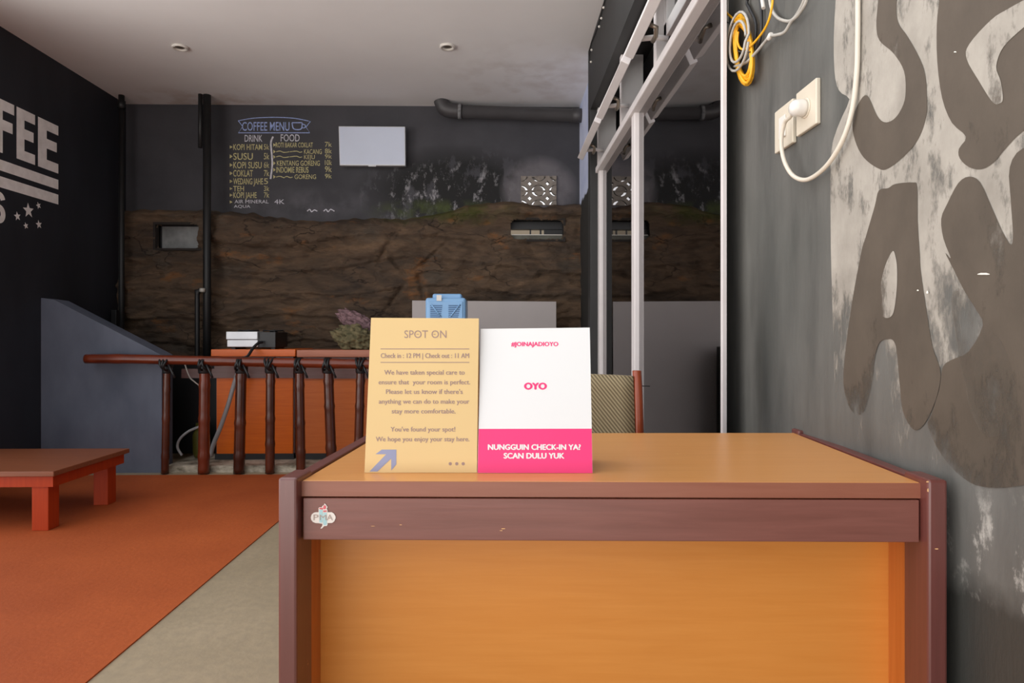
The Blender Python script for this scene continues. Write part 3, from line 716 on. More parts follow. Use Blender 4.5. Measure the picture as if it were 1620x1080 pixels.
for s_, a, b, base, cap in (('Check in : 12 PM | Check out : 11 AM', 602.5, 742, 566, 7.4), ('We have taken special care to', 608, 735, 592.3, 7.2), ('ensure that  your room is perfect.', 599, 743.8, 607.7, 7.2), ("Please let us know if there's", 610.7, 731.8, 622.8, 7.2), ('anything we can do to make your', 599.3, 742.5, 638.3, 7.2), ('stay more comfortable.', 619.8, 720.5, 653.7, 7.2), ("You've found your spot!", 618, 720, 682.3, 7.2), ('We hope you enjoy your stay here.', 594.6, 742.5, 697.8, 7.2)):
    mb = MB(); write_bold(mb, s_, a, b, base - cap, base, yl, .0004, .22); mb.build('printed_line', INK, t, recalc=False)
for v in (551.7, 573):
    mb = MB(); stroke(mb, [(602, v), (742.5, v)], 1.1, pw); mb.build('printed_rule', INK, t, recalc=False)
for u in (712.3, 722.6, 732.8): MB().poly([pw(u + 2.6 * math.cos(k * math.pi / 8), 733.3 + 2.6 * math.sin(k * math.pi / 8)) for k in range(16)]).build('printed_dot', INK, t, recalc=False)
mb = MB(); mb.poly([pw(560 + x / 3.1775, 440 + y / 3.1775) for x, y in ((108, 884), (140, 861), (213, 861), (213, 935), (187, 966), (187, 906), (118, 971), (78, 971), (162, 884))])
mb.build('printed_arrow', mat('blue_ink', (146, 150, 180), .6, .04), t, recalc=False, label='blue grey arrow')
WC = mat('white_card', (232, 232, 232), .4, .01, 3)
t, wl_ = card('tent_card', 'white and pink check-in card standing to the right of the yellow card', ((755.5, 748), (937.5, 748.5), (933, 518), (760.5, 520)), WC, 846)
pw = wl_(.0003); PK = mat('pink_print', (238, 52, 122), .45, .02, 3)
mb = MB(); mb.poly([pw(757.3, 678.2), pw(936.0, 677.8), pw(937.3, 748.2), pw(755.7, 747.8)]); mb.build('pink_band', PK, t, recalc=False, label='bright pink lower band')
mb = MB(); pw = wl_(.0006); write_bold(mb, '#JOINAJADIOYO', 809, 883, 540.8, 547.2, wl_, .0006, .45, .25); mb.build('printed_hashtag', PK, t, recalc=False); mb = MB(); write_bold(mb, 'OYO', 830, 864.3, 605.6, 615.6, wl_, .0006, 1.1, .6)
mb.build('printed_word', PK, t, recalc=False)
mb = MB(); pw = wl_(.0007); write_bold(mb, 'NUNGGUIN CHECK-IN YA?', 772.3, 918.3, 702.9, 711.1, wl_, .0007, .6, .35); write_bold(mb, 'SCAN DULU YUK', 797.2, 892.5, 716.5, 724.9, wl_, .0007, .6, .35)
mb.build('printed_slogan', WC, t, recalc=False, label='white printed slogan')

# ------------------------------------------------------------------ chair behind the desk
yc = 2.12
xa = onY(1006.5, 600, yc).x; zt = onY(0, 586.5, yc).z; wch = .46
ch = thing('desk_chair', 'wooden chair with striped beige upholstered back behind the desk', 'chair', (xa - wch / 2, yc + .0, 0))
n = NT('striped_upholstery')
w = n.new('ShaderNodeTexWave'); w.wave_type = 'BANDS'; w.bands_direction = 'X'; w.inputs['Scale'].default_value = 34; w.inputs['Distortion'].default_value = .4; w.inputs['Detail'].default_value = 2
n.link(n.coord((1, 0, 1), (0, 0, 0), (0, math.radians(38), 0)), w.inputs['Vector'])
f2 = n.noise(n.coord(), 160, 3)
c = n.mix(n.ramp(w.outputs[1], .25, .75), lin((112, 96, 72)), lin((178, 162, 128))); c = n.mix(n.math('MULTIPLY', f2, .35), c, lin((120, 108, 80)))
n.color(c); n.b.inputs['Roughness'].default_value = .9; n.bump(w.outputs[1], .4, .004)
UPH = n.m; RW = wood('red_brown_wood', (128, 54, 28), (160, 74, 40), 2, .28)
x0 = xa - wch
mb = MB(); N = 10                                                                      # gently hollowed backrest
for (zz0, zz1) in ((.50, zt - .012),):
    rows = []
    for j in range(9):
        z = zz0 + (zz1 - zz0) * j / 8; bend = .05 * ((z - .42) / .5) ** 2; row = []
        for i in range(N + 1):
            s_ = i / N; y = yc - .02 + .02 * (1 - (2 * s_ - 1) ** 2) + bend - .05; cr = -.006 * (2 * s_ - 1) ** 2 if j == 8 else 0
            row.append((x0 + .015 + (wch - .03) * s_, y, z + cr))
        rows.append(row)
    fr_ = [[mb.bm.verts.new(p) for p in r] for r in rows]; bk_ = [[mb.bm.verts.new((p[0], p[1] + .035, p[2])) for p in r] for r in rows]
    for j in range(8):
        for i in range(N):
            for G in (fr_, bk_):
                f_ = mb.bm.faces.new((G[j][i], G[j][i + 1], G[j + 1][i + 1], G[j + 1][i])); f_.smooth = True
    for i in range(N):
        for j in (0, 8): mb.bm.faces.new((fr_[j][i], fr_[j][i + 1], bk_[j][i + 1], bk_[j][i]))
    for j in range(8):
        for i in (0, N): mb.bm.faces.new((fr_[j][i], fr_[j + 1][i], bk_[j + 1][i], bk_[j][i]))
mb.build('backrest', UPH, ch)
MB().box((x0 + .02, yc - .45, .40), (xa - .02, yc - .02, .47), .02, 3).build('seat', UPH, ch)
for xx in (x0, xa):
    pts = [(xx, yc + .10, .0), (xx, yc + .02, .40), (xx, yc - .035, .55), (xx, yc - .045, .70), (xx, yc - .03, .82), (xx, yc - .012, zt - .012), (xx, yc - .010, zt)]
    sm = smooth(pts, 4, False); MB().tube(sm, .014, 12, True, [.0145] * (len(sm) - 2) + [.013, .008]).build('leg', RW, ch)
    MB().tube([(xx, yc - .43, 0), (xx, yc - .43, .42)], .016, 10).build('leg', RW, ch)
mb = MB()
for a, b in (((x0, yc - .43, .37), (xa, yc - .43, .37)), ((x0, yc + .025, .37), (xa, yc + .025, .37)), ((x0, yc - .43, .37), (x0, yc + .025, .37)), ((xa, yc - .43, .37), (xa, yc + .025, .37))): mb.tube([a, b], .014, 8)
mb.build('seat_frame', RW, ch)
p = Vector((xa + .012, yc - .02, onY(0, 611, yc).z)); MB().tube([p, p + Vector((.028, 0, -.001))], .0018, 6).build('pin', MT['black'], ch, label='thin dark pin sticking out')

# ------------------------------------------------------------------ low table at the left
TZ = .318; ya_, yb_ = 3.40, 4.09; xt = -2.275
TW = wood('red_table_wood', (116, 66, 42), (138, 80, 52), 0, .4, .4); TW2 = wood('red_table_frame', (156, 50, 12), (176, 62, 18), 2, .5, .25)
lt = thing('low_table', 'low red brown wooden table on the terracotta carpet', 'table', (-2.8, 3.75, .005))
MB().box((-3.33, ya_, TZ - .027), (xt, yb_, TZ), .003).build('tabletop', TW, lt)
mb = MB(); i_ = .025
for a, b in (((-3.30, ya_ + i_), (xt - .02, ya_ + i_ + .022)), ((-3.30, yb_ - i_ - .022), (xt - .02, yb_ - i_)), ((xt - .02 - .022, ya_ + i_ + .02), (xt - .02, yb_ - i_ - .02)), ((-3.30, ya_ + i_ + .02), (-3.278, yb_ - i_ - .02))):
    mb.box((a[0], a[1], TZ - .085), (b[0], b[1], TZ - .027))
mb.build('table_frame', TW2, lt)
for x_ in (-3.30, xt - .05 - .085):
    for y_ in (ya_ + .035, yb_ - .14): MB().box((x_, y_, .005), (x_ + .085, y_ + .085, TZ - .03), .003).build('leg', TW2, lt)

# ------------------------------------------------------------------ bamboo railing
yr = 4.80
BAM = NT('dark_bamboo'); f1 = BAM.ramp(BAM.noise(BAM.coord((1, 1, .5)), 6, 6), .3, .7)
BAM.color(BAM.mix(f1, lin((52, 22, 13)), lin((92, 42, 24)))); BAM.b.inputs['Roughness'].default_value = .25; BAM = BAM.m
BAMR = mat('red_bamboo', (104, 42, 22), .28, .25, 7)
rl = thing('bamboo_railing', 'dark bamboo railing in front of the orange counters', 'railing', (onY(380, 700, yr).x, yr, 0))
rp = [onY(u, v, yr) for u, v in ((136, 567.5), (200, 567.5), (262, 569), (330, 570.5), (400, 572.5), (480, 574), (560, 575.5), (640, 577))]
sm = smooth(rp, 5, False); MB().tube(sm, .032, 14, True, [.034 + (.003 if k % 12 == 4 else 0) for k in range(len(sm))]).build('top_rail', BAMR, rl)
for ui, (ut, ub, r_) in enumerate(((264, 261, .027), (324, 322, .040), (382, 378, .040), (428, 427, .034), (474, 476, .034), (519, 525, .038), (571, 566, .034), (615, 612, .036))):
    t_, b_ = onY(ut, 576, yr + .045), onY(ub, 748, yr + .045)
    K = 26; pts = [b_.lerp(t_, k / K) for k in range(K + 1)]; pts[0].z = .006
    nodes = [random.randint(3, 7), random.randint(12, 16), random.randint(20, 23)]
    rad = [r_ * (1 - .08 * k / K) * (1.10 if k in nodes else (.98 if (k - 1) in nodes else 1)) for k in range(K + 1)]
    MB().tube(pts, r_, 14, True, rad).build('post', BAM if ui != 1 else BAMR, rl)
    mb = MB(); c_ = onY(ut, 575, yr + .02)
    mb.lathe([(r_ * .96 + .002, -.072), (r_ + .005, -.066), (r_ + .006, -.03), (r_ + .002, -.012)], (onY(ut, 0, yr + .045).x, yr + .045, c_.z), n=16)
    for k in range(3):                                                                    # rubber strips wound over the rail
        xo = (-.014, .0, .014)[k]; sk = (-.016, 0, .016)[(k + ui) % 3]
        loop = [Vector((c_.x + xo + sk * math.sin(a), yr + .018 + .068 * math.cos(a), c_.z - .004 + .044 * math.sin(a))) for a in [q * math.pi / 8 for q in range(16)]]
        mb.tube(loop, .0085, 8, closed=True)
    tail = onY(ut + 9, 590, yr - .03); mb.tube([tail + Vector((-.03, 0, .06)), tail, tail + Vector((.015, 0, -.035))], .008, 6)
    mb.build('lashing', MT['black'], rl, label='black rubber lashing')

# raised strip behind the railing
n = NT('worn_kerb'); f1 = n.ramp(n.noise(n.coord((1, 1, 2)), 7, 7, .65), .35, .62); n.color(n.mix(f1, lin((96, 88, 72)), lin((196, 186, 168)))); n.b.inputs['Roughness'].default_value = .85
struct(MB().box((onY(262, 0, 4.9).x, 4.90, 0), (.70, 5.86, .05)).build('floor_platform', n.m))

# ------------------------------------------------------------------ two orange counters
CO = wood('orange_counter_panel', (206, 92, 6), (222, 108, 14), 0, .4, .3); CO2 = wood('orange_counter_panel_pale', (190, 94, 36), (204, 110, 50), 0, .4, .3)
CT = wood('orange_counter_top', (206, 92, 20), (220, 108, 30), 0, .35); CT2 = wood('pink_brown_counter_top', (166, 98, 70), (182, 112, 84), 0, .35)
CA = wood('mauve_brown_apron', (92, 62, 58), (110, 78, 74), 0, .4)
yc0 = 5.12
def counter(ua, ub, m_p, m_t, lab, zt_, extra=False):
    x0_, x1_ = onY(ua, 600, yc0).x, onY(ub, 600, yc0).x
    t = thing('counter', lab, 'counter', ((x0_ + x1_) / 2, yc0 + .22, .05))
    MB().box((x0_, yc0 - .005, zt_ - .055), (x1_, yc0 + .48, zt_), .004).build('countertop', m_t, t)
    MB().box((x0_ + .02, yc0 + .01, zt_ - .222), (x1_ - .02, yc0 + .03, zt_ - .055)).build('apron', CA, t)
    MB().box((x0_ + .03, yc0 + .03, (.095)), (x1_ - .03, yc0 + .045, zt_ - .10)).build('front_panel', m_p, t)
    MB().box((x0_ + .02, yc0 + .02, .05), (x1_ - .02, yc0 + .44, .095)).build('plinth', MT['black'], t, label='black plinth')
    for s_ in (x0_ + .02, x1_ - .04): MB().box((s_, yc0 + .046, .095), (s_ + .02, yc0 + .44, zt_ - .055)).build('side_panel', CA, t)
    if extra:
        MB().box((onY(286, 0, yc0).x, yc0 + .01, zt_ - .222), (x0_ + .02, yc0 + .03, zt_ - .15)).build('apron', CA, t)
        MB().box((onY(262, 0, yc0 + .3).x, yc0 + .30, .05), (x0_ + .02, yc0 + .32, zt_ - .10)).build('back_panel', MT['black'], t, label='black sheet added for the dark inside the open end')  # dark sheet added in place of the shade under the counter
    return x0_, x1_
counter(334, 467.5, CO, CT, 'orange wooden counter under the stove behind the railing', .905, True)
counter(469.5, 640, CO2, CT2, 'pinkish brown counter beside the orange one, under the mossy rock', .900)

# two-burner stove
zs_ = .906; x0_, x1_ = onY(363, 0, 5.2).x, onY(446, 0, 5.32).x
st = thing('gas_stove', 'small silver and black two-burner stove on the orange counter', 'stove', ((x0_ + x1_) / 2, 5.3, zs_))
xm = onY(411, 0, 5.2).x
hgt = onY(0, 525, 5.2).z
MB().box((x0_ + .005, 5.17, zs_ + .012), (x1_, 5.46, hgt), .004).build('body', MT['black'], st)
MB().box((x0_, 5.155, zs_ + .018), (xm, 5.175, zs_ + .072), .003).build('front_plate', MT['silver'], st)
MB().box((x0_ - .006, 5.15, zs_ + .076), (xm, 5.30, hgt + .003), .003).build('top_plate', MT['silver'], st)
for xx in (x0_ + .10, x0_ + .30):
    mb = MB()
    for k in range(4):
        a = k * math.pi / 2 + .4; mb.tube([(xx + .03 * math.cos(a), 5.33 + .03 * math.sin(a), hgt + .012), (xx + .075 * math.cos(a), 5.33 + .075 * math.sin(a), hgt + .016), (xx + .08 * math.cos(a), 5.33 + .08 * math.sin(a), hgt)], .005, 6)
    mb.tube([(xx + .075 * math.cos(a), 5.33 + .075 * math.sin(a), hgt + .012) for a in [q * math.pi / 10 for q in range(20)]], .005, 6, closed=True)
    mb.lathe([(.03, 0), (.032, .012), (.02, .018), (0, .019)], (xx, 5.33, hgt), n=16); mb.build('burner', MT['black'], st)
for xx in (x0_ + .03, x1_ - .03):
    MB().box((xx - .015, 5.20, zs_ - .001), (xx + .015, 5.42, zs_ + .013)).build('foot', MT['black'], st)
hose = [onY(415, 541, 5.15), onY(408, 543, 5.11), onY(400, 551, 5.06), onY(392, 563, 4.96), onY(384, 566, 4.86)]
tag(MB().tube(smooth(hose, 6, False), .011, 8).build('gas_hose', MT['black']), 'black rubber hose running from the stove down over the bamboo rail', 'hose')

# grey hose and thin cable hanging behind the railing
tag(MB().tube(smooth([onY(u, v, 5.0) for u, v in ((377, 585), (369, 612), (361, 640), (349, 675), (338, 702), (333, 722))], 6, False), .016, 10).build('drain_hose', MT['grey_hose']), 'pale grey hose slanting down in front of the orange counter', 'hose')
tag(MB().tube(smooth([onY(u, v, 5.05) for u, v in ((288, 720), (281, 708), (284, 695), (297, 683), (312, 676), (326, 672))], 6, False), .010, 8).build('drain_hose', MT['grey_hose']), 'thin grey hose looping in the dark gap by the half wall', 'hose')
tag(MB().tube(smooth([onY(u, v, 5.05) for u, v in ((292, 575), (300, 596), (308, 604), (318, 614), (327, 640), (331, 690), (331, 728.5))], 6, False), .005, 6).build('cable', MT['grey_cable']), 'thin pale cable hanging behind the second bamboo post', 'cable')
gc = onY(318, 700, 5.25)
t = thing('gas_cylinder', 'olive green gas cylinder half hidden behind a bamboo post', 'gas cylinder', (gc.x, 5.25, .05))
OL = mat('olive_paint', (84, 80, 26), .5)
MB().lathe([(.0, .0), (.045, .0), (.05, .01), (.06, .04), (.062, .17), (.052, .205), (.03, .225), (0, .23)], (gc.x, 5.25, .05)).build('tank', OL, t)
MB().lathe([(.034, .21), (.038, .215), (.038, .27), (.034, .27)], (gc.x, 5.25, .05)).build('collar', OL, t)
MB().lathe([(.012, .22), (.012, .26), (.02, .265), (.02, .285), (0, .29)], (gc.x, 5.25, .05), n=14).build('valve', MT['steel'], t)

# mossy rock and pinkish log on the second counter
def lump(name, c, r, m, lab, cat, rot=0, zr=0, amp=.3, fr=6, flat=None):
    bm = bmesh.new(); bmesh.ops.create_icosphere(bm, subdivisions=5, radius=1)
    M = Matrix.Translation(c) @ Matrix.Rotation(rot, 4, 'Y') @ Matrix.Rotation(zr, 4, 'Z')
    for v in bm.verts:
        d = 1 + amp * noise.fractal(v.co * fr * .4 + Vector(c), .8, 2.2, 5)
        v.co = M @ Vector((v.co.x * r[0] * d, v.co.y * r[1] * d, v.co.z * r[2] * d))
        if flat is not None and v.co.z < flat: v.co.z = flat
    for f_ in bm.faces: f_.smooth = True
    mb = MB(); mb.bm.free(); mb.bm = bm
    return tag(mb.build(name, m), lab, cat)
MOS = mat('mossy_stone', (88, 88, 58), .9, .5, 26, rgb2=(128, 116, 84), bump=.6); PNK = mat('pink_grey_bark', (112, 84, 88), .9, .5, 30, rgb2=(156, 124, 128), bump=.6)
p = onY(562, 530, 5.36); lump('rock', (p.x, 5.36, .985), (.165, .11, .10), MOS, 'rough mossy green rock on the counter behind the yellow card', 'rock', .25, 0, .35, 6, .9005)
p = onY(568, 506, 5.46); lump('log', (p.x, 5.52, 1.105), (.20, .075, .075), PNK, 'short pinkish grey log leaning over the mossy rock', 'log', .52, 0, .25, 9)

# water dispenser seen from behind
BL = mat('sky_blue_plastic', (128, 172, 214), .35, .04, 5); BLD = mat('dark_blue_slot', (62, 98, 140), .5)
yd = 4.55; a, b = onY(673, 0, yd), onY(737, 0, yd); zt = onY(0, 463, yd).z
wd = thing('water_dispenser', 'light blue water dispenser with vent slots, behind the yellow card', 'water dispenser', ((a.x + b.x) / 2, yd + .14, 0))
MB().box((a.x, yd, .03), (b.x, yd + .28, zt - .03), .018, 3).build('body', BL, wd)
mb = MB(); cxd = (a.x + b.x) / 2
mb.box((a.x + .045, yd + .035, zt - .05), (b.x - .03, yd + .25, zt), .014, 3); mb.build('top_cover', BL, wd)
bm_ = MB(); bm_.box((a.x + .02, yd - .006, zt - .26), (b.x - .02, yd + .02, zt - .055), .006); bp = bm_.build('back_cover', BL, wd)
for k in range(7):
    for s_ in (-1, 1):
        z = zt - .085 - k * .013; w0 = .008 + k * .0055 if s_ < 0 else .008
        xa_, xb_ = (cxd - .105 + (.0 if k < 1 else 0), cxd - .02 - w0 * .3) if s_ < 0 else (cxd + .02, cxd + .105 - k * .003)
        MB().box((xa_, yd - .0075, z - .0035), (xb_, yd - .004, z + .0035)).build('vent_slot', BLD, bp)
MB().box((cxd - .062, yd - .008, zt - .052), (cxd - .028, yd - .004, zt - .012)).build('label_sticker', MT['whiteplastic'], wd, label='small white label')
mb = MB(); mb.tube([(cxd - .10, yd - .008, zt - .075), (cxd - .03, yd - .008, zt - .165)], .005, 6); mb.build('rib', BL, wd); mb = MB(); mb.tube([(cxd + .10, yd - .008, zt - .075), (cxd + .03, yd - .008, zt - .165)], .005, 6); mb.build('rib', BL, wd)
for sx_ in (a.x + .03, b.x - .03):
    for sy_ in (yd + .03, yd + .25): MB().lathe([(.018, 0), (.018, .032)], (sx_, sy_, 0), n=12).build('foot', MT['black'], wd)

# plain board leaning at the rock
GB = mat('grey_white_board', (178, 170, 168), .6, .05, 2)
yb0 = 5.62; a, b = onY(652, 0, yb0), onY(880, 0, yb0)
tag(MB().hexa([Vector((a.x, yb0 - .02, .051)), Vector((b.x, yb0 - .02, .051)), Vector((b.x, yb0, .051)), Vector((a.x, yb0, .051)), Vector((a.x, yb0, onY(0, 474.5, yb0).z)), Vector((b.x, yb0, onY(0, 476, yb0).z)), Vector((b.x, yb0 + .02, onY(0, 476, yb0).z)), Vector((a.x, yb0 + .02, onY(0, 474.5, yb0).z))], .002).build('panel_board', GB), 'large plain grey white board standing behind the water dispenser', 'board')
# black box seen reflected in the glass
sx0 = onY(668, 0, 5.3).x
t = thing('loudspeaker', 'black loudspeaker box seen only as a reflection in the glass', 'loudspeaker', (sx0 + .13, 5.42, .051))
MB().box((sx0, 5.30, .051), (sx0 + .24, 5.54, .92), .006).build('cabinet', MT['black'], t)
for z in (.78, .48): MB().lathe([(.085, 0), (.085, .008), (.07, .010), (.02, -.01), (0, -.005)], (sx0 + .12, 5.30, z), (0, -1, 0)).build('driver', MT['blackpaint'], t)

# ------------------------------------------------------------------ pipes and screen on the back wall
PB = mat('black_pipe_paint', (24, 24, 25), .5, .15, 6); PG = mat('dark_grey_pipe_paint', (62, 60, 62), .5, .15, 6)
x_ = XL + .085
t = thing('drain_pipe', 'black vertical pipe in the corner of the black left wall', 'pipe', (x_, 5.78, 0))
MB().tube([(x_, 5.78, 0), (x_, 5.78, H)], .024, 14).build('pipe', PB, t)
MB().lathe([(.024, 0), (.033, 0), (.033, .07), (.024, .07)], (x_, 5.78, 2.98), n=14).build('socket_joint', PB, t)
MB().box((x_ - .045, 5.70, onY(0, 545, 5.7).z), (x_ - .02 + .02, 5.755, onY(0, 490, 5.7).z), .004).build('bracket_box', PB, t)
x_ = onY(327.5, 0, 5.76).x
t = thing('drain_pipe', 'black vertical pipe left of the chalk menu', 'pipe', (x_, 5.76, 0))
MB().tube([(x_, 5.76, .0), (x_, 5.76, H)], .033, 14).build('pipe', PB, t)
x2 = onY(317, 0, 5.74).x; MB().tube([(x2, 5.74, onY(0, 232, 5.74).z), (x2, 5.74, H)], .018, 10).build('conduit', PB, t)
x3 = onY(312, 0, 5.74).x; MB().tube(smooth([(x3, 5.74, .051), (x3, 5.74, 1.3), (x3, 5.74, onY(0, 466, 5.74).z), (x3 + .02, 5.74, onY(0, 459, 5.74).z), (x_ - .01, 5.74, onY(0, 458, 5.74).z)], 6, False), .020, 10).build('side_branch', PB, t)
MB().lathe([(.02, 0), (.024, .004), (.024, .03), (.02, .034)], (x_ - .02, 5.715, onY(0, 462, 5.74).z), n=12).build('connector', MT['grey_cable'], t, label='pale connector')
# thick pipe under the ceiling
yp = 5.86; p0, p1 = onY(722, 176, yp), onY(925, 183, yp)
t = thing('waste_pipe', 'thick dark grey pipe with an elbow running under the ceiling', 'pipe', (p0 + p1) / 2)
MB().tube([p0, p0.lerp(p1, .9), p0.lerp(p1, .9), p1], .056, 18, True, [.056, .056, .062, .062]).build('pipe', PG, t)
e0 = p0 + Vector((.02, 0, 0)); el = [e0, p0 + Vector((-.06, 0, .008)), p0 + Vector((-.105, .0, .03)), p0 + Vector((-.13, .0, .075)), p0 + Vector((-.135, 0, H - p0.z - .001))]
MB().tube(smooth(el, 5, False), .066, 18).build('elbow', PG, t)
MB().lathe([(.058, 0), (.0665, .0), (.0665, .03), (.058, .03)], p0 + Vector((.015, 0, 0)), (1, 0, -.03), 18).build('joint_ring', mat('worn_joint', (120, 120, 122), .7, .5, 40), t, label='worn pale joint ring')
# screen
a = onY(537, 262.5, 5.92); b = onY(642, 202, 5.92)
t = thing('flat_screen', 'pale blank flat screen mounted on the dark wall beside the menu', 'screen', ((a.x + b.x) / 2, 5.96, a.z))
SCR = mat('pale_screen', (196, 204, 222), .3, .04, 2)
MB().hexa([Vector((a.x + .006, 5.90, a.z)), Vector((b.x, 5.90, a.z)), Vector((b.x, 5.95, a.z)), Vector((a.x + .006, 5.95, a.z)), Vector((a.x, 5.885, b.z)), Vector((b.x, 5.885, b.z)), Vector((b.x, 5.94, b.z)), Vector((a.x, 5.94, b.z))], .004).build('screen_casing', MT['silver'], t)
MB().hexa([Vector((a.x + .013, 5.8985, a.z + .010)), Vector((b.x - .008, 5.8985, a.z + .010)), Vector((b.x - .008, 5.905, a.z + .010)), Vector((a.x + .013, 5.905, a.z + .010)), Vector((a.x + .008, 5.8835, b.z - .008)), Vector((b.x - .008, 5.8835, b.z - .008)), Vector((b.x - .008, 5.89, b.z - .008)), Vector((a.x + .008, 5.89, b.z - .008))]).build('display', SCR, t)
MB().box(((a.x + b.x) / 2 - .035, 5.895, a.z - .010), ((a.x + b.x) / 2 + .035, 5.91, a.z + .002), .003).build('badge', MT['silver'], t)
MB().box(((a.x + b.x) / 2 - .1, 5.93, (a.z + b.z) / 2 - .06), ((a.x + b.x) / 2 + .1, YB - .001, (a.z + b.z) / 2 + .06)).build('wall_bracket', MT['black'], t)

# ceiling downlights (switched off)
def downlight(u, v, lab):
    p = onZ(u, v, H); t = thing('downlight', lab, 'ceiling light', p, 'recessed ceiling lights')
    MB().lathe([(.034, 0), (.056, 0), (.056, -.010), (.050, -.016), (.036, -.012), (.034, -.002)], (p.x, p.y, H), n=24).build('ring', MT['whiteplastic'], t)
    MB().lathe([(0, -.001), (.035, -.001), (.035, -.004), (.02, -.008), (0, -.008)], (p.x, p.y, H), n=20).build('lamp_face', MT['steel'], t)
downlight(285, 74, 'small round white ceiling light nearest the black left wall')
downlight(708, 73, 'small round white ceiling light above the thick ceiling pipe')

# ------------------------------------------------------------------ sockets, plug and cables on the right wall
def plate(name, lab, cat, px4):
    ys = [onX(u, v, XR).y for u, v in px4]; zs2 = [onX(u, v, XR).z for u, v in px4]
    y0, y1, z0, z1 = min(ys), max(ys), min(zs2), max(zs2)
    t = thing(name, lab, cat, (XR, (y0 + y1) / 2, (z0 + z1) / 2))
    MB().box((XR - .012, y0, z0), (XR, y1, z1), .003).build('plate', MT['cream'], t)
    return t, (y0, y1, z0, z1)
c5 = lambda x, y: (1130 + x / 3.6, y / 3.6)
t, (y0, y1, z0, z1) = plate('light_switch', 'cream light switch plate left of the plugged socket', 'light switch', [c5(366, 650), c5(462, 565), c5(390, 862), c5(470, 795)])
ym, zm = (y0 + y1) / 2, (z0 + z1) / 2
MB().box((XR - .016, ym - .02, zm - .03), (XR - .012, ym + .02, zm + .03), .0015).build('rocker', MT['whiteplastic'], t)
t, (y0, y1, z0, z1) = plate('wall_socket', 'cream wall socket holding the white plug', 'socket', [c5(490, 535), c5(608, 440), c5(505, 770), c5(608, 695)])
ym, zm = (y0 + y1) / 2, (z0 + z1) / 2
MB().lathe([(.021, .012), (.026, .012), (.026, .0145), (.021, .0145)], (XR, ym, zm), (-1, 0, 0), 24).build('socket_ring', MT['cream'], t)
pg = thing('power_cord', 'thick cream power cord with white plug looping down the grey wall', 'power cord', (XR - .03, ym, zm))
MB().lathe([(.0, .0145), (.0205, .0145), (.0215, .022), (.0215, .036), (.019, .045), (.012, .052), (0, .0545)], (XR, ym, zm), (-1, 0, 0), 26).build('plug', MT['whiteplastic'], pg)
xc = XR - .038
P_ = [onX(1359, -120, XR - .008), onX(1357.5, -40, XR - .008), onX(1357, 60, XR - .008), onX(1355, 120, XR - .009), onX(1347, 180, XR - .012), onX(1330, 228, XR - .018), onX(1305, 265, XR - .022), onX(1277, 284, XR - .026), onX(1255, 278, XR - .03), onX(1241, 255, xc), onX(1236, 225, xc), onX(1241, 195, xc), Vector((xc, ym + .034, zm - .012)), Vector((xc, ym + .015, zm - .004))]
MB().tube(smooth(P_, 7, False), .0056, 10).build('cord', MT['cordwhite'], pg)

def coil(mb, cu, cv, au, av, loops, x, r, jit=1.0, tilt=0.0):
    pts = []
    for k in range(loops * 22):
        a = k / 22 * 2 * math.pi; g = 1 - .30 * ((k // 22) / max(loops - 1, 1)) + .03 * jit * math.sin(k * .9)
        uu = cu + au * g * math.cos(a) + tilt * av * g * math.sin(a) / 10; vv_ = cv + av * g * (1 + .0) * math.sin(a)
        pts.append(onX(uu, vv_, x - .0035 * ((k // 22) % 4) - .002 * math.sin(a * 2)))
    mb.tube(pts, r, 8)
yk = thing('cable_coil', 'bundle of bright yellow cable hanging on the grey wall', 'cable', onX(1177, 138, XR - .01))
mb = MB(); coil(mb, 1176, 80, 15, 56, 9, XR - .02, .0042, 1.0, 1.0); mb.build('loops', MT['yellow'], yk)
MB().tube(smooth([onX(u, v, XR - .03) for u, v in ((1143.5, -40), (1145, 4), (1148, 18), (1160, 30), (1168, 38))], 5, False), .0035, 8).build('lead', MT['yellow'], yk)
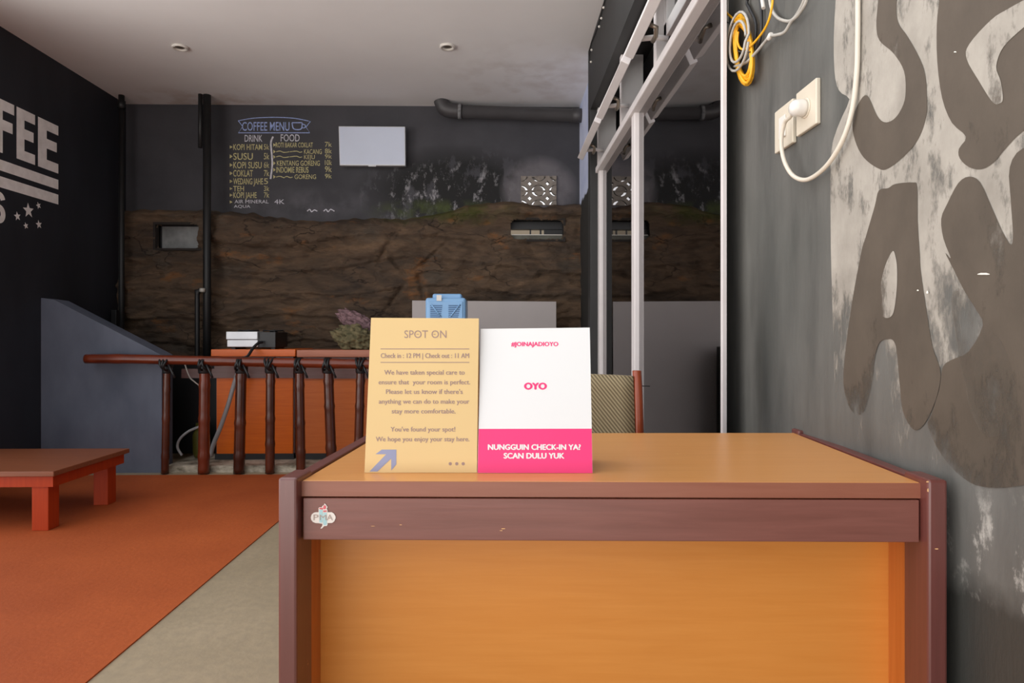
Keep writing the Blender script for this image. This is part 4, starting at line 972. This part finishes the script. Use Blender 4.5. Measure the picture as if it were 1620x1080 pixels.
MB().tube(smooth([onX(u, v, XR - .034) for u, v in ((1225, -30), (1221, 12), (1213, 40), (1198, 62), (1183, 76), (1172, 77), (1167, 66), (1168, 50))], 5, False), .0035, 8).build('lead', MT['yellow'], yk)
for u, v in ((1157, 37), (1176, 83)):
    MB().tube([onX(u - 9, v - 3, XR - .036), onX(u, v + 1, XR - .042), onX(u + 11, v - 1, XR - .036)], .0018, 6).build('twist_tie', MT['black'], yk)

gk = thing('cable_coil', 'loosely looped grey cable hanging over the yellow bundle', 'cable', onX(1165, 112, XR - .01))
mb = MB(); coil(mb, 1167, 66, 17, 47, 2, XR - .040, .0042, .4, -1.2); mb.build('loops', MT['grey_cable'], gk)
MB().tube(smooth([onX(u, v, XR - .030) for u, v in ((1162, 105), (1180, 99), (1197, 82), (1212, 64), (1218, 57), (1230, 55), (1242, 50), (1252, 34), (1264, 22), (1276, 0), (1280, -40))], 5, False), .0045, 8).build('lead', MT['grey_cable'], gk)
MB().lathe([(.006, 0), (.0075, .003), (.0075, .018), (.006, .02)], onX(1216, 62, XR - .03), (0, -1, .35), 10).build('joint', MT['whiteplastic'], gk)
tag(MB().tube(smooth([onX(u, v, XR - .012) for u, v in ((1215, -30), (1219, 8), (1228, 26), (1242, 33), (1254, 31), (1266, 14), (1274, -6), (1276, -30))], 5, False), .0045, 8).build('cable', MT['grey_cable']), 'grey cable sagging at the top of the wall right of the coils', 'cable')
tag(MB().tube(smooth([onX(u, v, XR - .010) for u, v in ((1196, -40), (1203, 0), (1205, 30), (1203, 60), (1196, 82), (1192, 78), (1196, 40), (1186, 14), (1182, 2), (1192, -20))], 5, False), .005, 8).build('cable', MT['black']), 'black cable behind the yellow bundle', 'cable')
tag(MB().tube([onX(u, v, XR - .006) for u, v in ((1151.5, -60), (1151.5, 0), (1151, 60), (1150.2, 100))], .0035, 8).build('cable', MT['grey_cable']), 'straight pale cable running down beside the white window post', 'cable')
tag(MB().tube([onX(1205, -40, XR - .02), onX(1206, 0, XR - .02), onX(1208, 13, XR - .02)], .006, 8).build('cable', MT['whiteplastic']), 'short white cable end at the top of the grey wall', 'cable')
